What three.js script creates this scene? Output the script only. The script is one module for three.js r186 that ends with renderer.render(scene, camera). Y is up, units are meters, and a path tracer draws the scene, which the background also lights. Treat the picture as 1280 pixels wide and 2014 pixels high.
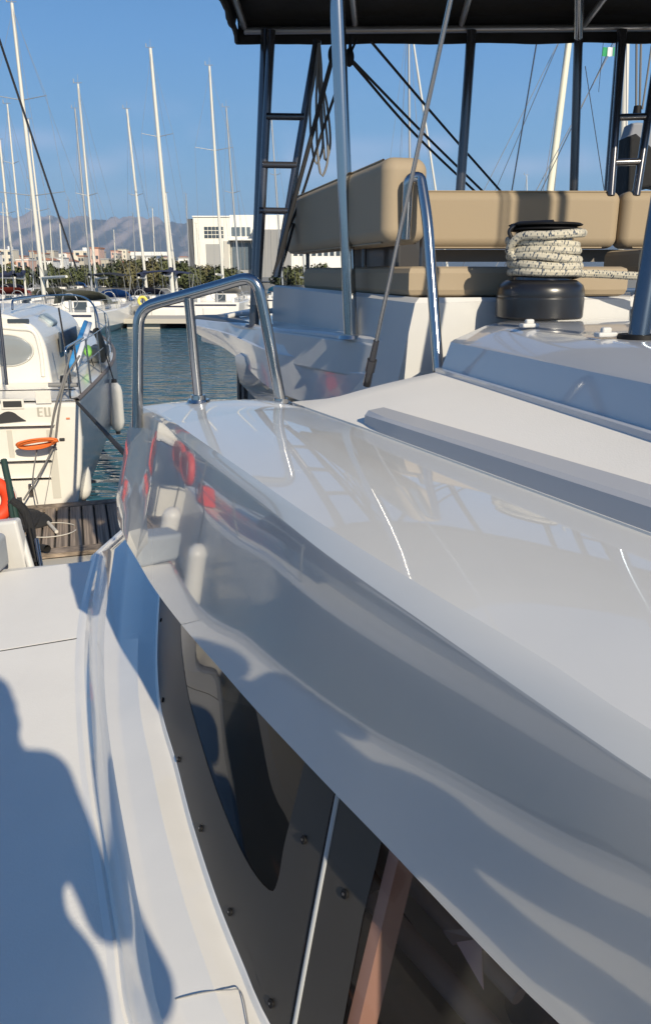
import * as THREE from 'three';
import { mergeGeometries, toCreasedNormals, mergeVertices } from 'three/addons/utils/BufferGeometryUtils.js';
import { RoundedBoxGeometry } from 'three/addons/geometries/RoundedBoxGeometry.js';
import { MarchingCubes } from 'three/addons/objects/MarchingCubes.js';
import { TessellateModifier } from 'three/addons/modifiers/TessellateModifier.js';

// ---------------------------------------------------------------- camera, sky, sun, exposure
const EYE = 3.3, FPX = 1521, PITCH = THREE.MathUtils.degToRad(17.2);
const scene = new THREE.Scene();
const camera = new THREE.PerspectiveCamera(2 * Math.atan(1007 / FPX) * 180 / Math.PI, 650 / 1024, 0.02, 30000);
camera.position.set(0, EYE, 0);
camera.rotation.x = -PITCH;
const renderer = new THREE.WebGLRenderer();
renderer.toneMapping = THREE.LinearToneMapping;
renderer.toneMappingExposure = 1.2;
renderer.shadowMap.enabled = true;
renderer.setSize(650, 1024);

const SUN_AZ = THREE.MathUtils.degToRad(25.3), SUN_EL = THREE.MathUtils.degToRad(29);
const sunDir = new THREE.Vector3(Math.sin(SUN_AZ) * Math.cos(SUN_EL), Math.sin(SUN_EL), Math.cos(SUN_AZ) * Math.cos(SUN_EL));
const sun = new THREE.DirectionalLight(new THREE.Color(1.0, 0.885, 0.69), 5.0);
sun.position.copy(sunDir).multiplyScalar(60).add(new THREE.Vector3(0, 3, -8));
sun.target.position.set(0, 3, -8);
sun.castShadow = true;
sun.shadow.mapSize.set(2048, 2048);
Object.assign(sun.shadow.camera, { left: -40, right: 40, top: 40, bottom: -40, near: 1, far: 160 });
scene.add(sun, sun.target);

let seed = 1234567;
function rnd() { seed |= 0; seed = seed + 0x6D2B79F5 | 0; let t = Math.imul(seed ^ seed >>> 15, 1 | seed); t = t + Math.imul(t ^ t >>> 7, 61 | t) ^ t; return ((t ^ t >>> 14) >>> 0) / 4294967296; }
const rr = (a, b) => a + (b - a) * rnd();
function hash(x, y, s) { let h = Math.imul(x | 0, 374761393) + Math.imul(y | 0, 668265263) + Math.imul(s | 0, 974634321) | 0; h = Math.imul(h ^ h >>> 13, 1274126177); return ((h ^ h >>> 16) >>> 0) / 4294967296; }
function vnoise(x, y, per, s) { const xi = Math.floor(x), yi = Math.floor(y), fx = x - xi, fy = y - yi, w = per ? (v => ((v % per) + per) % per) : (v => v); const u = fx * fx * (3 - 2 * fx), v = fy * fy * (3 - 2 * fy); const a = hash(w(xi), w(yi), s), b = hash(w(xi + 1), w(yi), s), c = hash(w(xi), w(yi + 1), s), d = hash(w(xi + 1), w(yi + 1), s); return a + (b - a) * u + (c - a) * v + (a - b - c + d) * u * v; }
function fbm(x, y, per, s, oct = 4) { let a = 0.5, t = 0, n = 0, p = per; for (let i = 0; i < oct; i++) { t += a * vnoise(x, y, p, s + i * 17); n += a; a *= 0.5; x *= 2; y *= 2; p = p ? p * 2 : 0; } return t / n; }

{ // the sky: one computed equirect of clear late-afternoon air with a few faint wisps low down
  const w = 512, h = 256, d = new Float32Array(w * h * 4);
  const stops = [[0, .28, .43, .55], [4, .235, .415, .585], [8, .175, .365, .60], [14, .125, .30, .58], [22, .072, .205, .46], [40, .030, .105, .28], [90, .014, .060, .19]];
  for (let j = 0; j < h; j++) for (let i = 0; i < w; i++) {
    const el = ((j + .5) / h - .5) * 180, az = ((i + .5) / w - .5) * 2 * Math.PI;
    let c;
    if (el < 0) c = [.20, .27, .31];
    else { let k = 0; while (k < stops.length - 2 && el > stops[k + 1][0]) k++; const a = stops[k], b = stops[k + 1], t = (el - a[0]) / (b[0] - a[0]); c = [1, 2, 3].map(n => a[n] + (b[n] - a[n]) * t); }
    const dir = new THREE.Vector3(Math.cos(az) * Math.cos(el * Math.PI / 180), Math.sin(el * Math.PI / 180), Math.sin(az) * Math.cos(el * Math.PI / 180));
    const g = Math.max(0, dir.dot(sunDir)), glow = Math.pow(g, 6) * .12 + Math.pow(g, 40) * .7;
    c = [c[0] + glow, c[1] + glow * .92, c[2] + glow * .8];
    if (el > 4 && el < 11) { const n = fbm(az * 9, el * 1.1, 0, 5), m = Math.max(0, n - .56) * 1.1 * Math.sin((el - 4) / 7 * Math.PI); c = [c[0] + m * .9, c[1] + m * .55, c[2] + m * .45]; }
    d.set([c[0], c[1], c[2], 1], (j * w + i) * 4);
  }
  const t = new THREE.DataTexture(d, w, h, THREE.RGBAFormat, THREE.FloatType);
  t.mapping = THREE.EquirectangularReflectionMapping; t.magFilter = THREE.LinearFilter; t.minFilter = THREE.LinearFilter; t.wrapS = THREE.RepeatWrapping; t.needsUpdate = true;
  scene.background = t; scene.environment = t;
}

scene.fog = new THREE.FogExp2(C0(.40, .58, .86), 1.0e-4);
function C0(r, g, b) { return new THREE.Color().setRGB(r, g, b); }

// ---------------------------------------------------------------- helpers
const V = (x, y, z) => new THREE.Vector3(x, y, z);
const SN = Math.sin(PITCH), CS = Math.cos(PITCH);
function ray(px, py) { const u = (px - 640) / FPX, v = (1007 - py) / FPX; return V(u, v * CS - SN, -v * SN - CS); }
function at(px, py, d) { const r = ray(px, py); return r.multiplyScalar(d / -r.z).add(V(0, EYE, 0)); }          // a sight line cut at a distance d ahead
function onY(px, py, y) { const r = ray(px, py); return r.multiplyScalar((y - EYE) / r.y).add(V(0, EYE, 0)); }   // a sight line cut at a height y
function toPx(p) { const x = p.x, y = p.y - EYE, z = p.z, f = -(y * SN) - z * CS, up = y * CS - z * SN; return [640 + x / f * FPX, 1007 - up / f * FPX]; }
const lerp = (a, b, t) => a.clone().lerp(b, t);
const used = {};
function numbered(n) { if (!(n in used)) { used[n] = 0; return n; } used[n]++; return n + '_' + String(used[n]).padStart(3, '0'); }
function mesh(name, g, m, parent) { const o = new THREE.Mesh(Array.isArray(g) ? merge(g) : g, m); o.castShadow = o.receiveShadow = true; o.name = parent ? name : numbered(name); (parent || scene).add(o); return o; }
function merge(gs) { return gs.length === 1 ? gs[0] : mergeGeometries(gs.map(g => { let q = g.index ? g.toNonIndexed() : g.clone(); for (const k of Object.keys(q.attributes)) if (!['position', 'normal', 'uv'].includes(k)) q.deleteAttribute(k); if (!q.attributes.uv) q.setAttribute('uv', new THREE.BufferAttribute(new Float32Array(q.attributes.position.count * 2), 2)); return q; })); }
function thing(name, label, category, pos, group) { const o = new THREE.Group(); o.name = numbered(name); if (pos) o.position.copy(pos); scene.add(o); return tag(o, label, category, group); }
function tag(o, label, category, group, kind) { o.userData.label = label; if (category) o.userData.category = category; if (group) o.userData.group = group; if (kind) o.userData.kind = kind; return o; }
function struct(o, label) { o.userData.kind = 'structure'; if (label) o.userData.label = label; return o; }
function loft(st, crease = .5, closed = false) {   // stations x points -> creased sheet, uv in metres
  const n = st.length, m = st[0].length, pos = [], uv = [], idx = []; let U = 0;
  for (let i = 0; i < n; i++) { if (i) U += st[i][0].distanceTo(st[i - 1][0]); let W = 0; for (let j = 0; j < m; j++) { if (j) W += st[i][j].distanceTo(st[i][j - 1]); const p = st[i][j]; pos.push(p.x, p.y, p.z); uv.push(U, W); } }
  for (let i = 0; i < n - 1; i++) for (let j = 0; j < m - 1; j++) { const a = i * m + j, b = a + 1, c = a + m, d = c + 1; idx.push(a, b, d, a, d, c); }
  const g = new THREE.BufferGeometry(); g.setAttribute('position', new THREE.Float32BufferAttribute(pos, 3)); g.setAttribute('uv', new THREE.Float32BufferAttribute(uv, 2)); g.setIndex(idx);
  return toCreasedNormals(g, crease);
}
function tube(pts, r, seg, rad = 10, closed = false) { const c = pts.length === 2 ? new THREE.LineCurve3(pts[0], pts[1]) : new THREE.CatmullRomCurve3(pts, closed, 'centripetal'); return new THREE.TubeGeometry(c, seg || (pts.length === 2 ? 1 : pts.length * 6), r, rad, closed); }
function bent(pts, rad) { // polyline with rounded corners
  const out = [pts[0]]; for (let i = 1; i < pts.length - 1; i++) { const a = pts[i].clone().sub(pts[i - 1]), b = pts[i + 1].clone().sub(pts[i]), r = Math.min(rad, a.length() * .45, b.length() * .45); const p = pts[i].clone().addScaledVector(a.normalize(), -r), q = pts[i].clone().addScaledVector(b.normalize(), r); for (let k = 0; k <= 6; k++) { const t = k / 6; out.push(p.clone().multiplyScalar((1 - t) * (1 - t)).addScaledVector(pts[i], 2 * t * (1 - t)).addScaledVector(q, t * t)); } } out.push(pts[pts.length - 1]);
  return out;
}
function pipe(pts, r, rad, seg = 12) { const b = bent(pts, rad); const path = new THREE.CurvePath(); for (let i = 0; i < b.length - 1; i++) path.add(new THREE.LineCurve3(b[i], b[i + 1])); return new THREE.TubeGeometry(new THREE.CatmullRomCurve3(b, false, 'centripetal', .5), b.length * 6, r, seg, false); }
function box(w, h, d, x = 0, y = 0, z = 0, ry = 0) { const g = new THREE.BoxGeometry(w, h, d); if (ry) g.rotateY(ry); return g.translate(x, y, z); }
function rbox(w, h, d, r, x = 0, y = 0, z = 0, ry = 0) { const g = new RoundedBoxGeometry(w, h, d, 4, r); if (ry) g.rotateY(ry); return g.translate(x, y, z); }
function cyl(r1, r2, h, x, y, z, seg = 24) { return new THREE.CylinderGeometry(r1, r2, h, seg).translate(x, y, z); }
function rod(a, b, r, r2 = r, seg = 10) { const d = b.clone().sub(a), g = new THREE.CylinderGeometry(r2, r, d.length(), seg); g.applyQuaternion(new THREE.Quaternion().setFromUnitVectors(V(0, 1, 0), d.clone().normalize())); const m = lerp(a, b, .5); return g.translate(m.x, m.y, m.z); }
function prism(poly, y0, y1, bevel = 0) { // plan polygon [[x,z]...] pushed up from y0 to y1
  const s = new THREE.Shape(poly.map(([x, z]) => new THREE.Vector2(x, -z)));
  const g = new THREE.ExtrudeGeometry(s, { depth: y1 - y0 - 2 * bevel, bevelEnabled: bevel > 0, bevelSize: bevel, bevelThickness: bevel, bevelOffset: -bevel, bevelSegments: 2 });
  g.rotateX(-Math.PI / 2); g.translate(0, y0 + bevel, 0); return g;
}
function poly(pts) { // flat or gently bent fan sheet
  const g = new THREE.BufferGeometry(), pos = [], uv = []; for (let i = 1; i < pts.length - 1; i++) for (const p of [pts[0], pts[i], pts[i + 1]]) { pos.push(p.x, p.y, p.z); uv.push(p.x, p.z + p.y); } g.setAttribute('position', new THREE.Float32BufferAttribute(pos, 3)); g.setAttribute('uv', new THREE.Float32BufferAttribute(uv, 2)); g.computeVertexNormals(); return g;
}
function facing(g) { // turn each triangle so that its front agrees with its normals
  const p = g.attributes.position, n = g.attributes.normal, uv = g.attributes.uv, a = V(0, 0, 0), b = V(0, 0, 0), c = V(0, 0, 0), q = V(0, 0, 0);
  const swap = (t, i, j, k) => { for (let m = 0; m < k; m++) { const x = t.array[i * k + m]; t.array[i * k + m] = t.array[j * k + m]; t.array[j * k + m] = x; } };
  for (let i = 0; i < p.count; i += 3) { a.fromBufferAttribute(p, i); b.fromBufferAttribute(p, i + 1).sub(a); c.fromBufferAttribute(p, i + 2).sub(a); q.fromBufferAttribute(n, i); if (b.cross(c).dot(q) < 0) { swap(p, i + 1, i + 2, 3); swap(n, i + 1, i + 2, 3); if (uv) swap(uv, i + 1, i + 2, 2); } }
  return g;
}
function dense(pts, n = 80) { return pts.length < 3 ? [0, 1].map(t => lerp(pts[0], pts[1], t)) : new THREE.CatmullRomCurve3(pts, false, 'centripetal').getPoints(n); }
function along(pts, n) { return new THREE.CatmullRomCurve3(pts, false, 'centripetal').getSpacedPoints(n); }
function tex(n, fn, srgb = false, m = n) { const d = new Uint8Array(n * m * 4); for (let j = 0; j < m; j++) for (let i = 0; i < n; i++) { const c = fn(i / n, j / m); const o = (j * n + i) * 4; d[o] = c[0] * 255; d[o + 1] = c[1] * 255; d[o + 2] = c[2] * 255; d[o + 3] = 255; } const t = new THREE.DataTexture(d, n, m); t.wrapS = t.wrapT = THREE.RepeatWrapping; t.magFilter = THREE.LinearFilter; t.minFilter = THREE.LinearMipmapLinearFilter; t.generateMipmaps = true; if (srgb) t.colorSpace = THREE.SRGBColorSpace; t.needsUpdate = true; return t; }
const grey = v => { v = Math.min(1, Math.max(0, v)); return [v, v, v]; };
function rep(t, x, y = x) { const c = t.clone(); c.repeat.set(x, y); c.needsUpdate = true; return c; }
const C = (r, g, b) => new THREE.Color().setRGB(r, g, b);
function mat(c, rough, o = {}) { return new THREE.MeshPhysicalMaterial({ color: c, roughness: rough, side: THREE.DoubleSide, ...o }); }

// ---------------------------------------------------------------- materials
const wobble = tex(256, (x, y) => grey(fbm(x * 6, y * 6, 6, 3, 3)));
const fineGrit = tex(256, (x, y) => grey(.5 * vnoise(x * 110, y * 110, 110, 9) + .5 * vnoise(x * 60, y * 60, 60, 4)));
const dirt = tex(512, (x, y) => { const n = fbm(x * 8, y * 8, 8, 21, 5), k = fbm(x * 40, y * 3, 0, 8, 2); return grey(.93 + .07 * n - .03 * Math.max(0, k - .6)); });
const scuff = tex(512, (x, y) => grey(.04 + .16 * Math.pow(fbm(x * 10, y * 10, 10, 33, 5), 3)));
const spots = tex(512, (x, y) => { let v = .16 + .25 * Math.pow(fbm(x * 5, y * 5, 5, 51, 4), 2); const cx = Math.floor(x * 40), cy = Math.floor(y * 40), k = hash(cx, cy, 3); if (k > .8) { const dx = x * 40 - cx - .5, dy = y * 40 - cy - .5, r = .1 + .3 * hash(cx, cy, 8), q = Math.hypot(dx, dy); if (q < r) v += .5 * (q > r * .7 ? 1 : .35); } return grey(v); });
const M = {};
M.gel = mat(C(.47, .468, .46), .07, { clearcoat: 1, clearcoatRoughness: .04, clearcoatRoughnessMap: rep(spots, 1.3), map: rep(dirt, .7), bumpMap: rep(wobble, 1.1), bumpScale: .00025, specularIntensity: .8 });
M.gelRoof = mat(C(.64, .635, .61), .32, { clearcoat: 1, clearcoatRoughness: .09, clearcoatRoughnessMap: rep(spots, 1.2), map: rep(dirt, .8), bumpMap: rep(wobble, .9), bumpScale: .0009, specularIntensity: .4 });
M.gelMatte = mat(C(.57, .565, .55), .5, { clearcoat: .4, clearcoatRoughness: .2, map: rep(dirt, .6) });
M.deck = mat(C(.84, .81, .75), .62, { map: rep(dirt, .5), bumpMap: rep(fineGrit, 3), bumpScale: .0006, clearcoat: .25, clearcoatRoughness: .3 });
M.nonskid = mat(C(.80, .765, .70), .75, { bumpMap: rep(fineGrit, 7), bumpScale: .00025, map: rep(dirt, .7) });
M.greyTrim = mat(C(.30, .31, .33), .4, { clearcoat: .8, clearcoatRoughness: .12, bumpMap: rep(wobble, 2), bumpScale: .0006 });
M.steel = mat(C(.44, .44, .44), .14, { metalness: 1 });
M.steelDark = mat(C(.09, .09, .10), .22, { metalness: .7, clearcoat: .6, clearcoatRoughness: .1 });
M.black = mat(C(.008, .008, .009), .6, { specularIntensity: .4 });
M.blackGloss = mat(C(.012, .012, .014), .3, { clearcoat: .3, clearcoatRoughness: .25 });
M.seal = mat(C(.36, .37, .38), .5);
M.weave = tex(256, (x, y) => grey(.5 + .25 * Math.sin(x * 2 * Math.PI * 64) * Math.sin(y * 2 * Math.PI * 64) + .3 * (fbm(x * 12, y * 12, 12, 6) - .5)));
M.cushion = mat(C(.31, .245, .165), .72, { bumpMap: rep(M.weave, 3), bumpScale: .0004, sheen: .25, sheenRoughness: .6, sheenColor: C(.5, .42, .33) });
M.cushionGrey = mat(C(.085, .08, .075), .75, { bumpMap: rep(M.weave, 3), bumpScale: .0004 });
M.canvas = mat(C(.014, .014, .015), .9, { bumpMap: rep(wobble, 2), bumpScale: .01, sheen: .2, sheenRoughness: .7, sheenColor: C(.1, .1, .1) });
M.border = mat(C(.050, .045, .040), .42, { specularIntensity: .55 });
M.tint = mat(C(.90, .76, .70), .02, { transmission: 1, thickness: 0, ior: 1.33 });
M.tintDark = mat(C(.10, .10, .14), .02, { transmission: 1, thickness: 0, ior: 1.3 });

// rope prints: braided cover with dark flecks
const ropeTex = tex(256, (x, y) => { const A = x * 24 + y * 8, B = x * 24 - y * 8 + 40, a = A % 1, b = B % 1, k = hash(Math.floor(A) % 24, Math.floor(B) % 24, 5); const sh = .8 + .2 * Math.pow(Math.abs(Math.sin(a * Math.PI) * Math.sin(b * Math.PI)), .5), fleck = k > .86, d = .95 + .1 * (hash(Math.floor(A), Math.floor(B), 9) - .5); return fleck ? [.20 * sh, .27 * sh, .36 * sh] : [.86 * sh * d, .83 * sh * d, .75 * sh * d]; }, true);
const ropeBump = tex(128, (x, y) => grey(.5 + .5 * Math.sin((x * 16 + y * 4) * 2 * Math.PI) * Math.sin((x * 16 - y * 4) * 2 * Math.PI)));
M.rope = mat(new THREE.Color(1, 1, 1), .85, { map: ropeTex, bumpMap: ropeBump, bumpScale: .0015 });
M.ropeDark = mat(C(.02, .02, .022), .85);
M.ropeGrey = mat(C(.16, .155, .15), .85);
M.orange = mat(C(.72, .16, .03), .7);


// ================================================================ water, shore, hills
{
  const wave = tex(512, (x, y) => grey(.5 * fbm(x * 7, y * 14, 0, 2, 4) + .5 * fbm(x * 16, y * 34, 0, 12, 3)));
  wave.wrapS = wave.wrapT = THREE.MirroredRepeatWrapping;
  const g = new THREE.PlaneGeometry(3000, 3000, 1, 1).rotateX(-Math.PI / 2); const uv = g.attributes.uv; for (let i = 0; i < uv.count; i++) uv.setXY(i, uv.getX(i) * 3000 / 7, uv.getY(i) * 3000 / 7);
  const w = mesh('water', g.translate(0, 0, -900), mat(C(.03, .095, .135), .07, { bumpMap: wave, bumpScale: .38, ior: 1.33 })); struct(w, 'blue rippled harbour water between the boats');
}
{
  const gm = mat(C(.22, .21, .18), .95);
  const pts = []; for (let i = 0; i <= 24; i++) { const x = -900 + 75 * i; pts.push([x, -74 - 6 * fbm(i * .7, 0, 0, 3) - (x > 0 ? 0 : 0)]); }
  struct(mesh('ground', [prism([...pts, [14000, -2000], [14000, -9800], [-14000, -9800], [-14000, -2000]], -2, 1.3)], gm), 'flat dry ground behind the harbour edge');
}
{ // limestone ridge far behind the town
  const rows = [], NX = 420, NZ = 70;
  for (let j = 0; j <= NZ; j++) { const row = []; for (let i = 0; i <= NX; i++) {
    const a = (-62 + 112 * i / NX) * Math.PI / 180, t = j / NZ, d = 4600 + 4200 * t; const x = Math.sin(a) * d * 1, z = -Math.cos(a) * d;
    const ii = i * 260 / 420, crest = 530 + 80 * (fbm(ii * .05 + 3, 1.5, 0, 2, 3) - .5) * 2 + 70 * (fbm(ii * .35, 4.5, 0, 7, 4) - .5) * 2, prof = Math.pow(Math.min(1, t * 1.25), 1.7) * (t > .8 ? 1 - (t - .8) * 1.2 : 1);
    const rid = 1 - Math.abs(2 * fbm(ii * .22 + .9 * t, t * 4, 0, 31, 5) - 1);
    row.push(V(x, 2 + prof * crest * (.82 + .30 * (rid - .5)) + 60 * prof * (fbm(ii * .9, j * .5, 0, 77, 4) - .5), z)); } rows.push(row); }
  const g = loft(rows, 3); const p = g.attributes.position, n = g.attributes.normal, col = new Float32Array(p.count * 3);
  for (let i = 0; i < p.count; i++) { const k = fbm(p.getX(i) / 130, p.getZ(i) / 300 + p.getY(i) / 60, 0, 5, 5), rock = THREE.MathUtils.smoothstep(k + (1 - Math.abs(n.getY(i))) * .35 + p.getY(i) / 2400, .56, .78); col.set([.055 + .25 * rock, .06 + .19 * rock, .055 + .165 * rock], i * 3); }
  g.setAttribute('color', new THREE.BufferAttribute(col, 3));
  struct(mesh('hills', g, mat(C(1, 1, 1), 1, { vertexColors: true })), 'bare limestone ridge along the horizon behind the town');
}
const P = { white: mat(C(.74, .73, .70), .7), cream: mat(C(.68, .62, .50), .8), pink: mat(C(.62, .42, .34), .8), stone: mat(C(.45, .41, .34), .9), roof: mat(C(.36, .16, .09), .9), glass: mat(C(.05, .065, .08), .15), glassBlue: mat(C(.10, .13, .16), .12), conc: mat(C(.46, .43, .37), .9, { map: rep(dirt, .4) }), dark: mat(C(.03, .03, .032), .7), grey: mat(C(.34, .34, .33), .8), steel: mat(C(.5, .5, .5), .5) };
// ---------------------------------------------------------------- town
function house(px0, px1, pyTop, d, m, label, gable, group) {
  const a = at(px0, 530, d), b = at(px1, 530, d), top = at(px0, pyTop, d).y, w = b.x - a.x, dep = Math.max(8, w * .8), y0 = 1.2;
  const o = thing('town_house', label, 'building', V((a.x + b.x) / 2, y0, -d - dep / 2), group); const h = top - y0;
  mesh('wall', [box(w, h, dep, 0, h / 2, 0)], m, o);
  if (gable) { const s = new THREE.Shape([[-w / 2 - .4, 0], [w / 2 + .4, 0], [0, w * .22]].map(p => new THREE.Vector2(...p))); mesh('roof', [new THREE.ExtrudeGeometry(s, { depth: dep + .8, bevelEnabled: false }).translate(0, h + .003, -dep / 2 - .4)], P.roof, o); }
  else mesh('roof', [box(w + .3, .35, dep + .3, 0, h + .178, 0), ...(w > 6 ? [box(w * .25, 1.6, dep * .3, w * .15, h + 1.15, 0)] : [])], m === P.white ? P.grey : P.white, o);
  const win = []; const nx = Math.max(2, Math.floor(w / 3)), ny = Math.max(1, Math.floor(h / 3.1)); for (let i = 0; i < nx; i++) for (let j = 0; j < ny; j++) { if (hash(i, j, px0 * 7) < .12) continue; win.push(box(w / nx * .45, 1.5, .12, -w / 2 + (i + .5) * w / nx, j * h / ny + h / ny * .55, dep / 2 + .02)); }
  const ww = mesh('window', win, P.glass, o); ww.userData.kind = 'stuff'; return o;
}
{
  const G = 'small pale houses of the far town', ORD = ['first', 'second', 'third', 'fourth', 'fifth', 'sixth', 'seventh', 'eighth', 'ninth', 'tenth', 'eleventh', 'twelfth', 'thirteenth', 'fourteenth', 'fifteenth']; let nG = 0, nF = 0;
  const list = [[-30, -8, 500], [2, 30, 492, 'c'], [34, 58, 512, 'p'], [60, 82, 505], [84, 104, 512, 'g'], [100, 124, 508], [122, 146, 514, 'g'], [148, 178, 494, 'c'], [176, 200, 515, 'g'], [204, 222, 520, 'g'], [352, 374, 508], [226, 250, 518, 'g'], [320, 352, 519], [560, 600, 512], [600, 640, 508, 'g'], [-70, -36, 506], [15, 40, 520, 'g'], [66, 100, 522, 'g']];
  list.forEach((e, i) => e.id = i); list.slice().sort((p, q) => p[0] - q[0]).forEach(e => { const [a, b, t, k] = e, i = e.id; const d = 230 + hash(i, 3, 1) * 260; const tall = k === 'c'; house(a, b, t, d, k === 'c' ? P.cream : k === 'p' ? P.pink : hash(i, 1, 2) < .6 ? P.white : P.cream, i === 1 ? 'tall sandy town building with many windows at the left edge' : i === 7 ? 'tall cream block with flat roof standing above the trees' : i === 2 ? 'pink flat roofed town house near the left edge' : i === 10 ? 'small white house just left of the big white hall' : k === 'g' ? 'pale town house with red gabled roof, ' + ORD[nG++] + ' such gable from the left' : 'pale flat roofed town house, ' + ORD[nF++] + ' such block from the left', k === 'g', i === 1 || i === 2 || i === 7 || i === 10 ? null : k === 'g' ? 'gabled houses of the far town' : G); });
}
{ // many small houses climbing behind the trees, each too small to show more than walls and roof
  const cn = [0, 0, 0, 0, 0], nth = n => n + (n % 10 === 1 && n !== 11 ? 'st' : n % 10 === 2 && n !== 12 ? 'nd' : n % 10 === 3 && n !== 13 ? 'rd' : 'th');
  for (let i = 0; i < 46; i++) { const px = -20 + i * 8.6 + rr(-4, 4), d = 320 + rnd() * 420, top = 489 + 26 * rnd() + (px > 250 ? 6 : 0), w = 7 + rnd() * 13; const a = at(px, 530, d), b = at(px + w, 530, d), h = at(px, top, d).y - 1.2, W2 = b.x - a.x; const ci = Math.floor(rnd() * 5); const o = thing('hill_house', 'tiny distant ' + ['white', 'cream', 'off white', 'pink', 'stone grey'][ci] + ' town house below the ridge, ' + nth(++cn[ci]) + ' of that colour from the left', 'building', V((a.x + b.x) / 2, 1.2, -d), 'tiny distant town houses'); mesh('wall', [box(W2, h, 9, 0, h / 2, 0)], [P.white, P.cream, P.white, P.pink, P.stone][ci], o); mesh('roof', [box(W2 + .5, .5, 9.5, 0, h + .252, 0)], rnd() < .5 ? P.roof : P.grey, o); const nw = Math.max(2, Math.round(W2 / 3)), wn = []; for (let k = 0; k < nw; k++) for (let f = 0; f < Math.floor(h / 3.2); f++) wn.push(box(1, 1.4, .1, -W2 / 2 + (k + .5) * W2 / nw, 1.8 + f * 3.2, 4.52)); if (wn.length) mesh('window', wn, P.glass, o).userData.kind = 'stuff'; }
}
{ // the big white hall behind the marina
  const d = 165, X = px => at(px, 480, d).x, Y = py => at(500, py, d).y, z = -d;
  const o = thing('harbour_hall', 'large white modern hall with grey side wall and grid windows behind the marina', 'building', V(X(440), 1.3, z));
  const ox = X(440), oy = 1.3; const B = (x0, x1, y0, y1, zf, dep) => { const a = X(x0), b = X(x1), c = Y(y1), e = Y(y0); return box(b - a, e - c, dep, (a + b) / 2 - ox, (e + c) / 2 - oy, zf - dep / 2); };
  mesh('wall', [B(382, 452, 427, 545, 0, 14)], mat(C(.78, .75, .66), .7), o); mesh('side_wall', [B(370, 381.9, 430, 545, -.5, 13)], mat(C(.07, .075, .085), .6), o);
  mesh('wall', [B(452.1, 560, 422, 545, -1.2, 14)], mat(C(.78, .76, .70), .7), o); mesh('parapet', [B(381, 453, 424.5, 427, .25, 14.5)], P.white, o);
  for (let i = 0; i < 5; i++) for (let j = 0; j < 3; j++) mesh('window', [B(403 + i * 7.6, 409.6 + i * 7.6, 446 + j * 8, 452.5 + j * 8, .06, .3)], P.glass, o);
  mesh('shutter', [B(405, 434, 480, 532, .1, .3)], P.grey, o); mesh('shutter', [B(440, 450, 474, 545, .12, .2)], mat(C(.5, .48, .43), .8), o);
  for (let i = 0; i < 4; i++) mesh('window', [B(455 + i * 10, 462 + i * 10, 446, 464, -1.1, .3)], P.glassBlue, o);
  for (let i = 0; i < 5; i++) mesh('glass_panel', [B(456 + i * 8.2, 463 + i * 8.2, 478, 530, -.75, .2)], P.glassBlue, o); mesh('canopy', [B(452, 560, 470, 473, 1.2, 3)], P.white, o);
  mesh('grey_panel', [B(453, 497.5, 474, 545, -.9, .4)], mat(C(.34, .34, .33), .6), o); mesh('lower_hall', [B(498, 572, 452, 545, 1.6, 8)], mat(C(.26, .26, .26), .7), o); for (let i = 0; i < 6; i++) mesh('glazing_bar', [B(499 + i * 12, 500.2 + i * 12, 454, 545, 1.75, .2)], P.grey, o);
  mesh('wing', [B(572.2, 690, 448, 545, -.6, 10)], P.white, o); for (let i = 0; i < 9; i++) mesh('window', [B(577 + i * 12, 585 + i * 12, 484, 503, -.5, .3)], P.glass, o); for (let i = 0; i < 9; i++) mesh('window', [B(577 + i * 12, 585 + i * 12, 456, 470, -.5, .3)], P.glass, o);
}
{ const d = 210, o = thing('gantry', 'long low pale gantry standing above the marina trees', 'gantry', V(at(300, 530, d).x, 1.3, -d)); const ox = o.position.x; const X = px => at(px, 500, d).x - ox, Y = py => at(300, py, d).y - 1.3; mesh('beam', [box(X(340) - X(258), .9, 1, (X(340) + X(258)) / 2, Y(499), 0)], P.white, o); for (const x of [262, 337]) mesh('leg', [box(.8, Y(500), .8, X(x), Y(500) / 2, 0)], P.white, o); }
// ---------------------------------------------------------------- trees along the shore
const leafG = (n, rx, ry, rz, s, y) => { const pos = [], nor = [], col = []; for (let i = 0; i < n; i++) { const c = hash(i >> 5, n, 7); let a = rnd() * 2 * Math.PI, b = Math.acos(2 * rnd() - 1), r = Math.cbrt(rnd()) * (.75 + .35 * hash(Math.floor(a * 2), Math.floor(b * 2), n)); const cx = Math.sin(b) * Math.cos(a) * rx * r, cy = Math.cos(b) * ry * r + y, cz = Math.sin(b) * Math.sin(a) * rz * r; const q = new THREE.Quaternion().setFromEuler(new THREE.Euler(rnd() * 6, rnd() * 6, rnd() * 6)); const k = .6 + .8 * rnd() * rnd() + .25 * c; for (const [x, yy] of [[-1, -.6], [1, -.5], [.2, 1]]) { const v = V(x * s * k, yy * s * k, 0).applyQuaternion(q); pos.push(cx + v.x, cy + v.y, cz + v.z); const nn = V(cx, cy - y + .3, cz).normalize(); nor.push(nn.x, nn.y, nn.z); } } const g = new THREE.BufferGeometry(); g.setAttribute('position', new THREE.Float32BufferAttribute(pos, 3)); g.setAttribute('normal', new THREE.Float32BufferAttribute(nor, 3)); return facing(g); };
const leafM = [C(.07, .085, .032), C(.095, .105, .04), C(.13, .12, .055)].map(c => mat(c, .9, { transmission: 0 }));
const barkM = mat(C(.10, .075, .05), .95);
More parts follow.
